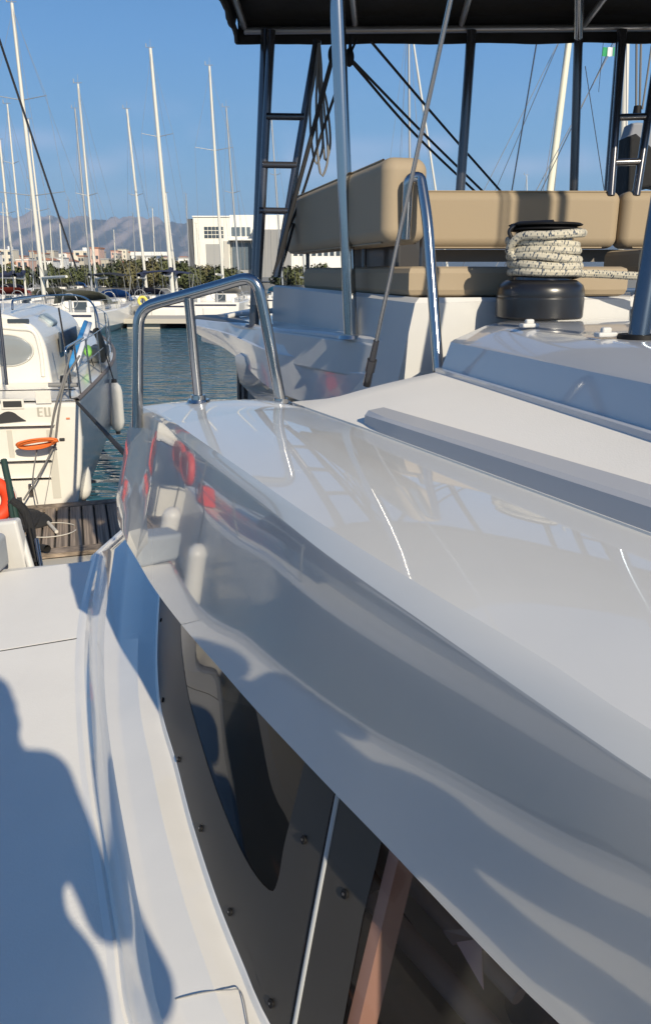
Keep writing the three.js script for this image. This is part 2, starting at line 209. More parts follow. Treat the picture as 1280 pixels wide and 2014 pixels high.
{
  const list = [[-20, 515, 60, 0], [20, 522, 50, 1], [52, 527, 36, 0], [95, 520, 40, 0], [118, 530, 44, 1], [143, 527, 44, 0], [165, 525, 40, 1], [190, 522, 42, 0], [214, 528, 46, 1], [238, 512, 50, 0], [256, 515, 40, 2], [276, 510, 44, 1], [296, 512, 40, 2], [318, 508, 46, 1], [340, 512, 40, 2], [360, 518, 40, 0], [384, 527, 36, 1], [408, 524, 40, 2], [432, 526, 40, 0], [460, 530, 40, 1], [560, 528, 44, 0], [590, 526, 44, 1], [630, 522, 50, 0], [-70, 515, 60, 1]];
  const cnt = [0, 0, 0], O2 = ['first', 'second', 'third', 'fourth', 'fifth', 'sixth', 'seventh', 'eighth', 'ninth', 'tenth', 'eleventh', 'twelfth']; list.sort((p, q) => p[0] - q[0]).forEach(([x, top, w, k], i) => { const d = 92 + 30 * hash(i, 5, 5), p = at(x, 560, d); const yTop = at(x, top - 3, d).y, base = 1.3, h = yTop - base, rx = w / FPX * d * .62; const o = thing('shore_tree', ['dark green bushy tree, ', 'mid green tree, ', 'olive green feathery tree, '][k] + O2[cnt[k]++] + ' of its colour from the left along the shore', 'tree', V(p.x, base, -d), ['dark trees along the shore', 'green trees along the shore', 'olive trees along the shore'][k]); mesh('trunk', [rod(V(0, -.1, 0), V(.1, h * .6, 0), .16, .06, 7), rod(V(.05, h * .35, 0), V(rx * .5, h * .65, .2), .07, .03, 6), rod(V(.05, h * .3, 0), V(-rx * .5, h * .6, -.2), .07, .03, 6)], barkM, o); mesh('crown', [leafG(1700, rx, h * .54, rx, .19, h * .5)], leafM[k], o); });
}
// ================================================================ the catamaran we stand on
const DIR = V(-.43, 0, -.903).normalize(), INW = V(.903, 0, -.43);          // along the coachroof edge (aft), and inboard
const boat = thing('catamaran', 'white sailing catamaran filling the foreground, with dark cabin windows and black bimini', 'catamaran', null);
const back = (p, k = 1.7) => p.clone().addScaledVector(DIR, -k).addScaledVector(INW, .30 * k * k);   // forward of the frame the side curves inboard
function curveY(px, y, ext = 1.7) { const p = px.map(([a, b]) => onY(a, b, y)); return dense([...(ext ? [back(p[0], ext), back(p[0], ext * .66), back(p[0], ext / 3)] : []), ...p], 160); }
function resample(c, n) { const q = c.map(p => p.dot(DIR)), q0 = q[0], q1 = q[q.length - 1], out = []; let k = 0; for (let i = 0; i < n; i++) { const s = q0 + (q1 - q0) * i / (n - 1); while (k < c.length - 2 && q[k + 1] < s) k++; out.push(lerp(c[k], c[k + 1], Math.min(1, Math.max(0, (s - q[k]) / (q[k + 1] - q[k]))))); } return out; }
const NS = 90;
const eA = resample(curveY([[1280, 1435], [1075, 1300], [850, 1165], [640, 1035], [468, 917], [345, 832]], 2.95), NS);
const eB = resample(curveY([[1280, 1533], [1230, 1500], [855, 1240], [640, 1089], [522, 995], [461, 948], [402, 902], [355, 862], [318, 830]], 2.924), NS);
const cPx = [[1100, 2014, 2.55], [1000, 1918, 2.55], [760, 1665, 2.545], [660, 1562, 2.54], [500, 1392, 2.52], [430, 1312, 2.505], [360, 1232, 2.485], [300, 1152, 2.465], [268, 1098, 2.46]].map(([a, b, y]) => onY(a, b, y));
const eC = resample(dense([back(cPx[0]), back(cPx[0], 1.13), back(cPx[0], .57), ...cPx], 160), NS);
const OUTW = INW.clone().multiplyScalar(-1);
const st = [];
for (let i = 0; i < NS; i++) { const r = [eB[i], lerp(eB[i], eC[i], .012).addScaledVector(OUTW, .0012)]; for (const t of [.25, .5, .75, .94]) r.push(lerp(eB[i], eC[i], t).addScaledVector(OUTW, .004 * Math.sin(Math.PI * t))); r.push(eC[i]); st.push(r); }
// the aft corner, where the fairing flares down before it turns inboard
const corner = [
  [at(303, 812, 2.16), at(294, 822, 2.16), at(287, 868, 2.19), at(270, 930, 2.2), at(262, 1000, 2.2), at(254, 1045, 2.2), at(250, 1068, 2.2)],
  [at(285, 803, 2.22), at(275, 815, 2.22), at(268, 850, 2.25), at(250, 915, 2.28), at(242, 980, 2.28), at(241, 1018, 2.28), at(240, 1045, 2.28)],
  [at(274, 799, 2.28), at(262, 815, 2.29), at(251, 850, 2.33), at(238, 925, 2.37), at(229, 980, 2.37), at(231, 1015, 2.37), at(235, 1035, 2.36)],
];
corner.push(corner[2].map((p, i) => V(p.x + .06, p.y - (i ? .0 : .01), p.z - .06 - i * .004)));
corner.push(corner[2].map((p, i) => V(-.10, p.y, -2.30 - i * .012)), corner[2].map((p, i) => V(3.2, p.y + .05, -2.34 - i * .012)));
const roof = mesh('cabin_roof', [loft([...st, ...corner], .75)], M.gel, boat);
// bevel between the side fairing and the top
const cornerA = [at(318, 812, 2.13), at(345, 800, 2.17), at(395, 789, 2.22), at(450, 786, 2.24), at(560, 795, 2.17)];
{
  const s2 = []; for (let i = 0; i < NS; i++) s2.push([eA[i], lerp(eA[i], eB[i], .5).add(V(0, .004, 0)), eB[i]]);
  const cb = [corner[0][0], corner[1][0], corner[2][0], V(-.38, 2.93, -2.33), V(-.1, 2.935, -2.28)];
  cornerA.forEach((a, i) => s2.push([a, lerp(a, cb[i], .5).add(V(0, .004, 0)), cb[i]]));
  mesh('roof_bevel', [loft(s2, .6)], M.gelRoof, boat);
}
// crown of the roof between the bevel and the long raised bar
const R0 = V(.0727, 2.975, -1.68), Rn = V(.42, 2.975, -.943), RD = R0.clone().sub(Rn).normalize();
const ridgeAt = k => R0.clone().addScaledVector(RD, -k);       // k metres forward of the bar's aft end
const Rend = onY(600, 803, 2.962);
{
  const rows = []; const total = NS;
  for (let i = 0; i < total; i++) { const t = i / (total - 1), r = lerp(ridgeAt(2.6), Rend, 0), k = 2.6 * (1 - t) - .45 * t; const b = k > 0 ? ridgeAt(k) : lerp(R0, Rend, -k / .45); const row = []; for (let j = 0; j <= 10; j++) { const w = j / 10; row.push(lerp(eA[i], b, w).add(V(0, .010 * Math.sin(Math.PI * w), 0))); } rows.push(row); }
  cornerA.slice(0, 4).forEach(a => { const row = []; for (let j = 0; j <= 10; j++) { const w = j / 10; row.push(lerp(a, Rend, w).add(V(0, .010 * Math.sin(Math.PI * w), 0))); } rows.push(row); });
  { const row = []; for (let j = 0; j <= 10; j++) row.push(lerp(cornerA[4], Rend, j / 10)); rows.push(row); }
  const g = loft(rows, .9); const p = g.attributes.position, uv = g.attributes.uv; for (let i = 0; i < p.count; i++) uv.setXY(i, p.getX(i), p.getZ(i));
  mesh('roof_top', [g], M.gelRoof, boat);
}
// non-skid panel inboard of the bar, up to the winch coaming
const K0 = onY(868, 733, 3.04), K1 = onY(1280, 862, 3.04), KD = K0.clone().sub(K1).normalize();
const coamAt = k => K0.clone().addScaledVector(KD, -k);
{
  const rows = []; for (let i = 0; i <= 20; i++) { const t = i / 20, row = []; const a = t < .8 ? ridgeAt(1.5 * (1 - t / .8)) : lerp(R0, Rend, (t - .8) / .2), b = coamAt(1.5 * (1 - t)); row.push(a.clone().add(V(0, -.014, 0))); for (let j = 0; j <= 8; j++) row.push(lerp(a, b, j / 8).add(V(0, .004 + .006 * Math.sin(Math.PI * j / 8), 0))); rows.push(row); }
  { const row = []; for (let j = -1; j <= 8; j++) row.push(lerp(V(-.10, 2.935, -2.28), K0.clone().add(V(0, -.06, -.12)), j / 8)); rows.push(row); }
  const g = loft(rows, .8); const p = g.attributes.position, uv = g.attributes.uv; for (let i = 0; i < p.count; i++) uv.setXY(i, p.getX(i), p.getZ(i));
  mesh('nonskid_panel', [g], M.nonskid, boat);
}
mesh('roof_core', [prism([[-.36, -2.1], [3.2, -2.1], [3.2, 1.4], [1.15, 1.4], [.32, -.5]], 2.84, 2.90)], M.gelMatte, boat);
{ // raised bar
  const w = V(.903, 0, -.43), rows = [], N = 26;
  for (let i = 0; i <= N; i++) { const k = i / N * 2.4, b = ridgeAt(k), h = .036 + .008 * Math.min(1, k), t = i === 0 ? .012 : 0; rows.push([b.clone().addScaledVector(w, t).add(V(0, -.01, 0)), b.clone().addScaledVector(w, .003 + t).add(V(0, h * .85 - t * .4, 0)), b.clone().addScaledVector(w, .012 + t).add(V(0, h, 0)), b.clone().addScaledVector(w, .062).add(V(0, h + .004, 0)), b.clone().addScaledVector(w, .085).add(V(0, h * .5, 0)), b.clone().addScaledVector(w, .095).add(V(0, -.01, 0))]); }
  const e = rows[0].map(p => p.clone()); const tip = R0.clone().addScaledVector(RD, .05).addScaledVector(w, .05); const g = loft([e.map((p, j) => lerp(p, tip, .999).setY(2.965)), ...rows], .3);
  mesh('roof_bar', [g], mat(C(.42, .425, .44), .55, { clearcoat: .3, clearcoatRoughness: .3 }), boat);
}
// ---- winch coaming
{
  const inn = V(.94, 0, .1), rows = [];
  const prof = (b, k = 1) => [b.clone().addScaledVector(inn, -.02).add(V(0, -.03, 0)), b.clone().addScaledVector(inn, -.018).add(V(0, .012, 0)), b.clone().add(V(0, .014, 0)), b.clone().addScaledVector(inn, .022).add(V(0, .082, 0)), b.clone().addScaledVector(inn, .03).add(V(0, .088, 0)), b.clone().addScaledVector(inn, .115).add(V(0, .125, 0)), b.clone().addScaledVector(inn, .14).add(V(0, .130, 0)), b.clone().addScaledVector(inn, 2.4).add(V(0, .14, 0))];
  for (let i = 0; i <= 14; i++) rows.push(prof(coamAt(2.1 * (1 - i / 14))));
  const L = rows[rows.length - 1]; const aft = L.map((p, j) => p.clone().add(V(.10 + (j > 3 ? .0 : .03), j > 4 ? -.002 : 0, -.22))); aft[7] = L[7].clone().add(V(0, 0, -.5));
  const aft2 = aft.map((p, j) => p.clone().add(V(.3, j > 4 ? -.005 : 0, -.14)));
  rows.push(aft, aft2, aft2.map(p => V(p.x + .05, 2.95, p.z - .03)));
  mesh('winch_coaming', [loft(rows, .45)], mat(C(.50, .51, .53), .32, { clearcoat: 1, clearcoatRoughness: .05, bumpMap: rep(wobble, 1.2), bumpScale: .001, specularIntensity: .5 }), boat);
}
// ---- cabin side: window band, wall, step, side deck
const LW = resample(curveY([[534, 2014], [481, 1894], [431, 1771], [380, 1614], [350, 1500], [321, 1400], [312, 1310], [316, 1178], [326, 1060]], 2.03, 1.6), NS);
const L1 = resample(curveY([[362, 2014], [341, 1950], [306, 1824], [280, 1710], [253, 1559], [233, 1400], [233, 1273], [244, 1136], [251, 1080]], 1.985, 1.6), NS);
const L2 = resample(curveY([[322, 2014], [287, 1850], [258, 1700], [229, 1540], [210, 1400], [205, 1270], [212, 1180], [226, 1080]], 1.98, 1.6), NS);
const L3 = resample(curveY([[262, 2014], [237, 1850], [213, 1700], [192, 1559], [180, 1400], [175, 1300], [180, 1200], [199, 1085]], 1.715, 1.6), NS);
const L4 = resample(curveY([[246, 2014], [222, 1850], [199, 1700], [172, 1530], [160, 1400], [157, 1290], [165, 1200], [190, 1090]], 1.705, 1.6), NS);
const outN = i => { const a = LW[Math.max(0, i - 1)], b = LW[Math.min(NS - 1, i + 1)]; const t = b.clone().sub(a).setY(0).normalize(); return V(t.z, 0, -t.x); };   // outboard
const nrm0 = LW.map((_, i) => outN(i)); for (const n of nrm0) if (n.x > 0) n.multiplyScalar(-1);
const nrm = nrm0.map((_, i) => { const s = V(0, 0, 0); for (let k = -6; k <= 6; k++) s.add(nrm0[Math.min(NS - 1, Math.max(0, i + k))]); return s.normalize(); });
const winAt = (u, w, off = 0) => { // u 0..1 along, w metres up from the window's foot
  const f = Math.min(NS - 1.001, Math.max(0, u * (NS - 1))), i = Math.floor(f), t = f - i, p = lerp(LW[i], LW[i + 1], t), n = lerp(nrm[i], nrm[i + 1], t).normalize();
  return p.addScaledVector(n, -.36 * w + off).add(V(0, w + off * .3, 0));
};
{
  const rows = []; for (let i = 0; i < NS; i++) rows.push([winAt(i / (NS - 1), .02, -.012), LW[i].clone().addScaledVector(nrm[i], .006), LW[i].clone().addScaledVector(nrm[i], .012).add(V(0, -.012, 0)), lerp(LW[i], L1[i], .5).add(V(0, .010, 0)), lerp(LW[i], L1[i], .93), L1[i], lerp(L1[i], L2[i], .12), lerp(L1[i], L2[i], .88), L2[i], lerp(L2[i], L3[i], .1).addScaledVector(nrm[i], .006), lerp(L2[i], L3[i], .5), lerp(L2[i], L3[i], .94), L3[i], lerp(L3[i], L4[i], .5).add(V(0, -.008, 0)), L4[i], L4[i].clone().addScaledVector(nrm[i], .03).setY(1.697)]);
  const last = rows[rows.length - 1]; rows.push(last.map(p => p.clone().add(V(.10, 0, -.9))), last.map(p => p.clone().add(V(.7, 0, -1.25))));
  mesh('cabin_wall', [loft(rows, .42)], mat(C(.84, .81, .75), .34, { clearcoat: 1, clearcoatRoughness: .06, map: rep(dirt, .8), bumpMap: rep(wobble, 1.4), bumpScale: .0012, specularIntensity: .45 }), boat);
}
// side deck: a base and two moulded panels with a groove between them
const dk = 1.7;
const grooveA = onY(-40, 1287, dk), grooveB = onY(166, 1253, dk), aftA = onY(-40, 1131, dk), aftB = onY(200, 1099, dk);
const flat = p => [p.x, p.z];
const sideX = x => Math.max(-2.5, x);
const edgeX = z => z < -4 ? -2.15 : -2.15 + .41 * (z + 4.1);                // the gunwale runs parallel to the cabin side
{
  const inner = L4.map(p => [p.x + .04, p.z]);
  const ext = (a, b, x) => { const t = (x - a.x) / (b.x - a.x); return [x, a.z + (b.z - a.z) * t]; };
  const rim = (z0, z1, o) => { const r = []; for (let i = 0; i <= 8; i++) { const z = z0 + (z1 - z0) * i / 8; r.push([edgeX(z) + o, z]); } return r; };
  const inn = inner.filter(p => p[1] < 1.4);
  mesh('deck_base', [prism([...rim(-4.02, 1.5, .0), [1.2, 1.5], ...inn, [-1.0, -4.4], flat(aftB.clone().add(V(.1, 0, -.03)))], 1.55, 1.688)], M.gelMatte, boat);
  const gz = x => ext(grooveA, grooveB, x)[1];
  const fore = [], aftp = []; for (const p of inner) { const z = gz(p[0]); if (p[1] > z + .02) fore.push(p); else if (p[1] < z - .02) aftp.push(p); }
  const lastF = fore[fore.length - 1], firstA = aftp[0], foreC = fore.filter(p => p[1] < 1.4);
  const gl = edgeX(gz(-1.7)) + .05;
  mesh('deck_panel', [prism([...rim(gz(gl) + .006, 1.38, .05), ...foreC, [lastF[0], gz(lastF[0]) + .006]], 1.64, 1.700, .004)], M.deck, boat);
  const aftClip = aftp.filter(p => p[1] > aftB.z + .03);
  mesh('deck_panel', [prism([[gl, gz(gl) - .006], [firstA[0], gz(firstA[0]) - .006], ...aftClip, [aftClip[aftClip.length - 1][0], aftB.z], ext(aftA, aftB, -2.09)], 1.64, 1.700, .004)], M.deck, boat);
  mesh('deck_seam', [rod(V(gl, 1.693, gz(gl)), grooveB.clone().setY(1.693), .0085)], mat(C(.07, .07, .07), .9), boat);
}
{ // hull below the deck, flared a little, with a rounded gunwale
  const rows = []; for (const z of [1.5, .5, -.5, -1.5, -2.5, -3.4, -4.05]) { const x = edgeX(z); rows.push([V(1.6, 1.6, z), V(x + .06, 1.6, z), V(x, 1.695, z), V(x - .045, 1.67, z), V(x - .06, 1.5, z), V(x + .02, .7, z), V(x + .15, 0, z), V(x + .25, -.5, z)]); }
  const a = rows[rows.length - 1]; rows.push(a.map(p => V(p.x * .98 + .1, p.y * .98, p.z - .12)), a.map(p => V(-1, .8, p.z - .12)));
  mesh('hull', [loft(rows, .5)], M.gel, boat);
  mesh('transom', [prism([[-2.0, -4.1], [-.9, -4.45], [2.6, -4.3], [2.6, -2.4], [-.6, -2.4], [-1.2, -2.6]], .35, 1.6)], M.gelMatte, boat);
}
// ---- windows
function panelUW(px, py) { // where a sight line meets the ruled window surface
  let best = 1e9, r = null; for (let i = 0; i <= 240; i++) { const u = .12 + .88 * i / 240; for (let w = -.02; w <= .62; w += .01) { const q = toPx(winAt(u, w)); const d = (q[0] - px) ** 2 + (q[1] - py) ** 2; if (d < best) { best = d; r = [u, w]; } } }
  let [u, w] = r; for (let it = 0, su = .002, sw = .005; it < 30; it++) { for (const [du, dw] of [[su, 0], [-su, 0], [0, sw], [0, -sw]]) { const q = toPx(winAt(u + du, w + dw)), d = (q[0] - px) ** 2 + (q[1] - py) ** 2; if (d < best) { best = d; u += du; w += dw; } } su *= .85; sw *= .85; }
  return [u, w];
}
const WT = .56;                                   // the band runs up behind the overhang
const LUW = 4.2;                                  // metres per unit of u, for the flat layout
const jBot = panelUW(596, 1930), jTop = panelUW(664, 1572), jd = (jTop[0] - jBot[0]) / (jTop[1] - jBot[1]);
const jU = w => jBot[0] + jd * (w - jBot[1]);
function sheet(outline, holes, off, curved = .0) { // outline in [u,w] -> bent panel with thickness
  const s = new THREE.Shape(outline.map(([u, w]) => new THREE.Vector2(u * LUW, w))); for (const h of holes) s.holes.push(new THREE.Path(h.map(([u, w]) => new THREE.Vector2(u * LUW, w))));
  let g = new THREE.ShapeGeometry(s); g = new TessellateModifier(.05, 14).modify(g.toNonIndexed()); const p = g.attributes.position, nn = g.attributes.normal, uv = g.attributes.uv;
  for (let i = 0; i < p.count; i++) { const u = p.getX(i) / LUW, w = p.getY(i); const a = winAt(u, w, off), b = winAt(u + .022, w, off), a0 = winAt(u - .022, w, off), c = winAt(u, w + .01, off); const n = b.sub(a0).cross(c.sub(a)).normalize(); if (n.x > 0) n.multiplyScalar(-1); uv.setXY(i, p.getX(i), w); p.setXYZ(i, a.x, a.y, a.z); nn.setXYZ(i, n.x, n.y, n.z); }
  return facing(g);
}
function run(f, n = 14) { const o = []; for (let i = 0; i <= n; i++) o.push(f(i / n)); return o; }
const uEnd = 1.0;
const clear1 = along([[357, 1228], [361, 1290], [378, 1390], [404, 1480], [446, 1600], [500, 1712], [536, 1752], [549, 1735], [562, 1665], [582, 1585], [602, 1500]].map(([x, y]) => { const [u, w] = panelUW(x, y); return V(u, w, 0); }), 60).map(p => [p.x, p.y]);
const c1 = [...clear1, [clear1[60][0] + .004, WT - .03], [Math.min(.985, clear1[0][0] + .0), WT - .03]];
const clear2a = [[746, 1690], [718, 1800], [678, 2014]].map(([x, y]) => panelUW(x, y));
const uNear = .10;
const c2 = [[clear2a[0][0] + (clear2a[0][0] - clear2a[2][0]) / (clear2a[0][1] - clear2a[2][1]) * (WT - .03 - clear2a[0][1]), WT - .03], ...clear2a, [clear2a[2][0] - .012, .06], [uNear + .02, .06], [uNear + .02, WT - .03]];
const gap = .0022;
const w1 = mesh('window_panel', [sheet([...run(t => [jU(0) + gap + (uEnd - jU(0) - gap) * t, 0.002], 30), ...run(t => [uEnd - (uEnd - jU(WT) - gap) * t, WT], 30)], [c1], .004)], M.border, boat);
const w2 = mesh('window_panel', [sheet([...run(t => [uNear + (jU(0) - gap - uNear) * t, 0.002], 30), ...run(t => [jU(WT) - gap - (jU(WT) - gap - uNear) * t, WT], 30)], [c2], .004)], M.border, boat);
mesh('pane', [sheet(c1, [], .003)], M.tintDark, w1); mesh('pane', [sheet(c2, [], .003)], M.tint, w2);
{ // pale sealant strip standing in the joint, black tube standing in for the shadow gap beside it
  const a = run(t => winAt(jU(t * WT) - .001, t * WT, .002), 10); mesh('window_seal', [tube(a, .0062, 20, 8)], M.seal, boat);
  const b = run(t => winAt(jU(t * WT) + .0016, t * WT, .001), 10); mesh('gap_shadow', [tube(b, .0035, 20, 6)], M.black, boat);
}
const screwG = mergeGeometries([new THREE.CylinderGeometry(.0062, .0068, .005, 16), new THREE.TorusGeometry(.0068, .0016, 6, 16).rotateX(Math.PI / 2).translate(0, .001, 0)].map(g => g.toNonIndexed()));
const screwC = new THREE.CylinderGeometry(.0026, .0026, .002, 6).translate(0, .0032, 0);
for (const [x, y, k] of [[320, 1220, 1], [324, 1377, 1], [356, 1494, 1], [400, 1629, 1], [458, 1793, 1], [539, 1972, 1], [603, 1651, 1], [684, 1757, 2]]) {
  const [u, w] = panelUW(x, y), p = winAt(u, w, .006), a = winAt(u + .004, w, .006), c = winAt(u, w + .01, .006), n = a.sub(p).cross(c.sub(p)).normalize(); if (n.x > 0) n.multiplyScalar(-1);
  const s = mesh('screw', screwG, M.black, k === 1 ? w1 : w2); s.position.copy(p); s.quaternion.setFromUnitVectors(V(0, 1, 0), n); const d = mesh('screw_socket', screwC, M.steelDark, k === 1 ? w1 : w2); d.position.copy(p); d.quaternion.copy(s.quaternion);
}
// moulded seam of the locker lid on the wall near the feet
mesh('lid_seam', [tube([[312, 1986], [350, 1966], [400, 1943], [432, 1931], [452, 1938], [470, 1962], [492, 2010]].map(([x, y]) => { let b = 1e9, r; for (let i = 0; i < NS; i++) for (let t = 0; t <= 1; t += .01) { const p = lerp(L1[i], LW[i], t).add(V(0, .010 * Math.sin(Math.PI * t) + .0005, 0)), q = toPx(p), d = (q[0] - x) ** 2 + (q[1] - y) ** 2; if (d < b) { b = d; r = p; } } return r; }), .0012, 60, 6)], mat(C(.25, .25, .25), .7), boat);

// inside the saloon, seen dimly through the tinted panes
{
  const wood = tex(256, (x, y) => { const n = fbm(x * 2, y * 30, 0, 4, 4); return [.32 + .1 * n, .24 + .07 * n, .17 + .05 * n]; }, true);
  const mw = mat(new THREE.Color(1, 1, 1), .45, { map: wood, clearcoat: .3, clearcoatRoughness: .2 });
  mesh('saloon_floor', [box(4, .04, 5, 1.7, 1.2, -.6)], mw, boat);
  mesh('saloon_bulkhead', [box(.05, 1.6, 4, 2.4, 2.05, -.4), box(3, 1.6, .05, 1.2, 2.05, -2.05)], mat(C(.42, .36, .30), .6), boat);
  mesh('saloon_table', [rbox(.75, .04, .55, .015, .95, 1.98, -.35, .4), cyl(.05, .06, .75, .95, 1.6, -.35)], mw, boat);
  mesh('window_shelf', [loft(run(t => { const u = uNear + .03 + (.62 - uNear) * t, p = winAt(u, .10, -.03), q = winAt(u, .10, -.30); return [p.clone().add(V(0, -.08, 0)), p, q, q.clone().add(V(0, -.2, 0))]; }, 20), .4)], mw, boat);
  { const A = [clear2a[2][0] - .002, .02], B2 = [c2[0][0] - .002, WT], n = 8, rows = []; for (let k = 0; k <= n; k++) { const t = k / n, u = A[0] + (B2[0] - A[0]) * t, w = A[1] + (B2[1] - A[1]) * t, o = winAt(u, w, -.010), q = winAt(u - .0055, w, -.012); rows.push([winAt(u, w, -.05), o, q, winAt(u - .0055, w, -.05)]); } mesh('window_pillar', [loft(rows, .4)], mat(C(.34, .26, .24), .5), boat); }
  { const f = (x, y, k) => { const [u, w] = panelUW(x, y); const p = winAt(u, w, 0), e = V(0, EYE, 0); return e.clone().addScaledVector(p.clone().sub(e), 1 + k); }; const a = [f(897, 1853, .10), f(945, 1846, .12), f(949, 1944, .06)]; const nn = a[1].clone().sub(a[0]).cross(a[2].clone().sub(a[0])).normalize().multiplyScalar(.004); mesh('inner_patch', [poly(a), poly(a.map(p => p.clone().add(nn)))], mat(C(.80, .60, .54), .7), boat); const b = [f(870, 1830, .11), f(935, 1826, .14), f(930, 1846, .13), f(888, 1856, .10)]; mesh('inner_patch', [poly(b), poly(b.map(p => p.clone().add(nn)))], mat(C(.42, .33, .28), .7), boat);  // flat pinkish and brown pieces set just behind the pane
    mesh('saloon_shelf', [rod(f(735, 1770, .25), f(1010, 2080, .25), .022), rod(f(770, 1700, .3), f(1020, 1960, .3), .016)], mat(C(.36, .29, .25), .6), boat); }
  mesh('sofa_cushion', [rbox(1.0, .35, .16, .05, .9, 1.8, -1.5, .35), rbox(1.2, .14, .5, .05, 1.0, 1.62, -1.2, .35)], mat(C(.30, .22, .18), .8), boat);
}
// ---- handrail at the aft corner of the roof
{
  const r = .0155;
  const p0 = at(268, 806, 2.2), p1 = at(273, 606, 2.2), p2 = at(505, 541, 2.13), p3 = at(556, 797, 2.13);
  p0.y -= .05; p3.y -= .02;
  const rail = mesh('handrail', [pipe([p0, p1, at(400, 571, 2.165), p2, p3], r, .05, 14)], M.steel, boat);
  const m0 = at(391, 790, 2.2), m1 = at(371, 585, 2.17); mesh('rail_post', [rod(m0, m1, r * .86)], M.steel, rail);
  for (const p of [at(391, 789, 2.2), at(553, 796, 2.13)]) mesh('rail_flange', [cyl(.03, .034, .008, p.x, p.y + .002, p.z), cyl(.02, .022, .02, p.x, p.y + .008, p.z)], M.steel, rail);
}
// ---- helm seat block with its lit front and shaded side
const N0b = V(.208, 2.9, -2.40), N0t = V(.27, 3.222, -2.40);
{
  const far = V(-.235, 0, -3.62);
  const a = [N0b, lerp(N0b, N0t, .97), N0t.clone().add(V(.012, .006, -.012))];
  const rows = [
    [V(far.x + .4, 2.6, far.z - .3), V(far.x + .4, 3.24, far.z - .3), V(far.x + .4, 3.246, far.z - .3)],
    [V(far.x - .03, 2.6, far.z), V(far.x, 3.24, far.z), V(far.x + .012, 3.246, far.z)],
    a, [V(.95, 2.9, -2.50), V(.95, 3.222, -2.50), V(.95, 3.228, -2.512)], [V(.98, 2.9, -2.56), V(.98, 3.222, -2.56), V(.98, 3.228, -2.57)], [V(1.25, 2.9, -3.02), V(1.25, 3.29, -3.02), V(1.25, 3.3, -3.03)], [V(3.0, 2.9, -3.15), V(3.0, 3.29, -3.15), V(3.0, 3.3, -3.16)],
  ];
  mesh('seat_block', [loft(rows, .5), prism([[far.x + .02, far.z], [.285, -2.415], [.96, -2.52], [3, -3.1], [3, -4], [far.x + .3, -4]], 3.19, 3.226)], M.gelMatte, boat);
}
// gelcoat side of the aft deck, left of the seat block
{
  const top = [[385, 629, 4.2], [460, 637, 3.7], [547, 650, 3.2], [620, 655, 2.98], [688, 664, 2.75], [760, 672, 2.55], [792, 690, 2.42]].map(p => at(...p));
  const bot = [[385, 655, 4.2], [455, 694, 3.72], [535, 766, 3.22], [620, 800, 3.0], [690, 845, 2.78], [760, 850, 2.58], [790, 850, 2.45]].map(p => at(...p));
  const T = along(top, 24), B = along(bot, 24), rows = T.map((t, i) => { const b = B[i], o = V(-.008, 0, .005); const inn = V(.32, 0, -.12); return [t.clone().add(inn).add(V(0, .03, 0)), t.clone().add(V(.035, .012, -.015)), t.clone().add(V(.01, .008, 0)), t, lerp(t, b, .33).add(o), lerp(t, b, .36).add(o.clone().multiplyScalar(1.6)), lerp(t, b, .7).add(o), b, b.clone().add(V(.3, -.05, -.1))]; });
  rows.unshift(rows[0].map(p => lerp(p, T[0].clone().add(V(.12, -.05, -.12)), .9)));
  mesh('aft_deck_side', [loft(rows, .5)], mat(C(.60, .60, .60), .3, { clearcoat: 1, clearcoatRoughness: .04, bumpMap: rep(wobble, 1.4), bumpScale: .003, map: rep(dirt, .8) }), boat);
  // deck top behind it, with a raised grey lip and a bright edge
  const dt = 3.075; mesh('aft_deck', [prism([[-.66, -4.2], [-.2, -3.2], [.2, -2.55], [.9, -2.9], [.9, -5.2], [-.5, -5.2]], 2.95, dt, .008)], M.gelMatte, boat);
  const p = at(392, 627, 4.25), q = at(522, 636, 3.45); mesh('deck_lip', [rbox(p.distanceTo(q), .05, .28, .015, 0, 0, 0).rotateY(-Math.atan2(q.z - p.z, q.x - p.x)).translate((p.x + q.x) / 2 + .1, 3.06, (p.z + q.z) / 2 - .05)], mat(C(.16, .165, .17), .55), boat);
  mesh('edge_strip', [tube([at(440, 636, 3.95), at(446, 625, 3.97), at(458, 620, 4.0), at(500, 616, 4.1)], .012, 24)], M.gelMatte, boat); mesh('edge_strip', [tube([at(505, 616, 3.6), at(588, 602, 3.9)], .012)], M.gelMatte, boat);
  // step and post under it, out over the water
  const s0 = at(505, 745, 3.9); mesh('stern_step', [rbox(.26, .36, .3, .03, s0.x + .05, s0.y - .1, s0.z - .1)], M.gelMatte, boat);
  mesh('bathing_ladder', [rod(at(471, 800, 3.75), at(470, 715, 3.75), .011), rod(at(481, 800, 3.75), at(480, 712, 3.75), .018)], M.steelDark, boat);
  mesh('fairing_shell', [loft(along([at(462, 700, 3.55), at(500, 704, 3.45), at(545, 716, 3.3)], 8).map((p, i) => [p.clone().add(V(.1, .05, -.05)), p, p.clone().add(V(.005, -.035, .02)), p.clone().add(V(.02, -.12, .01)), p.clone().add(V(.09, -.2, -.02))]), .6)], mat(C(.34, .35, .36), .25, { clearcoat: 1, clearcoatRoughness: .05 }), boat);
}
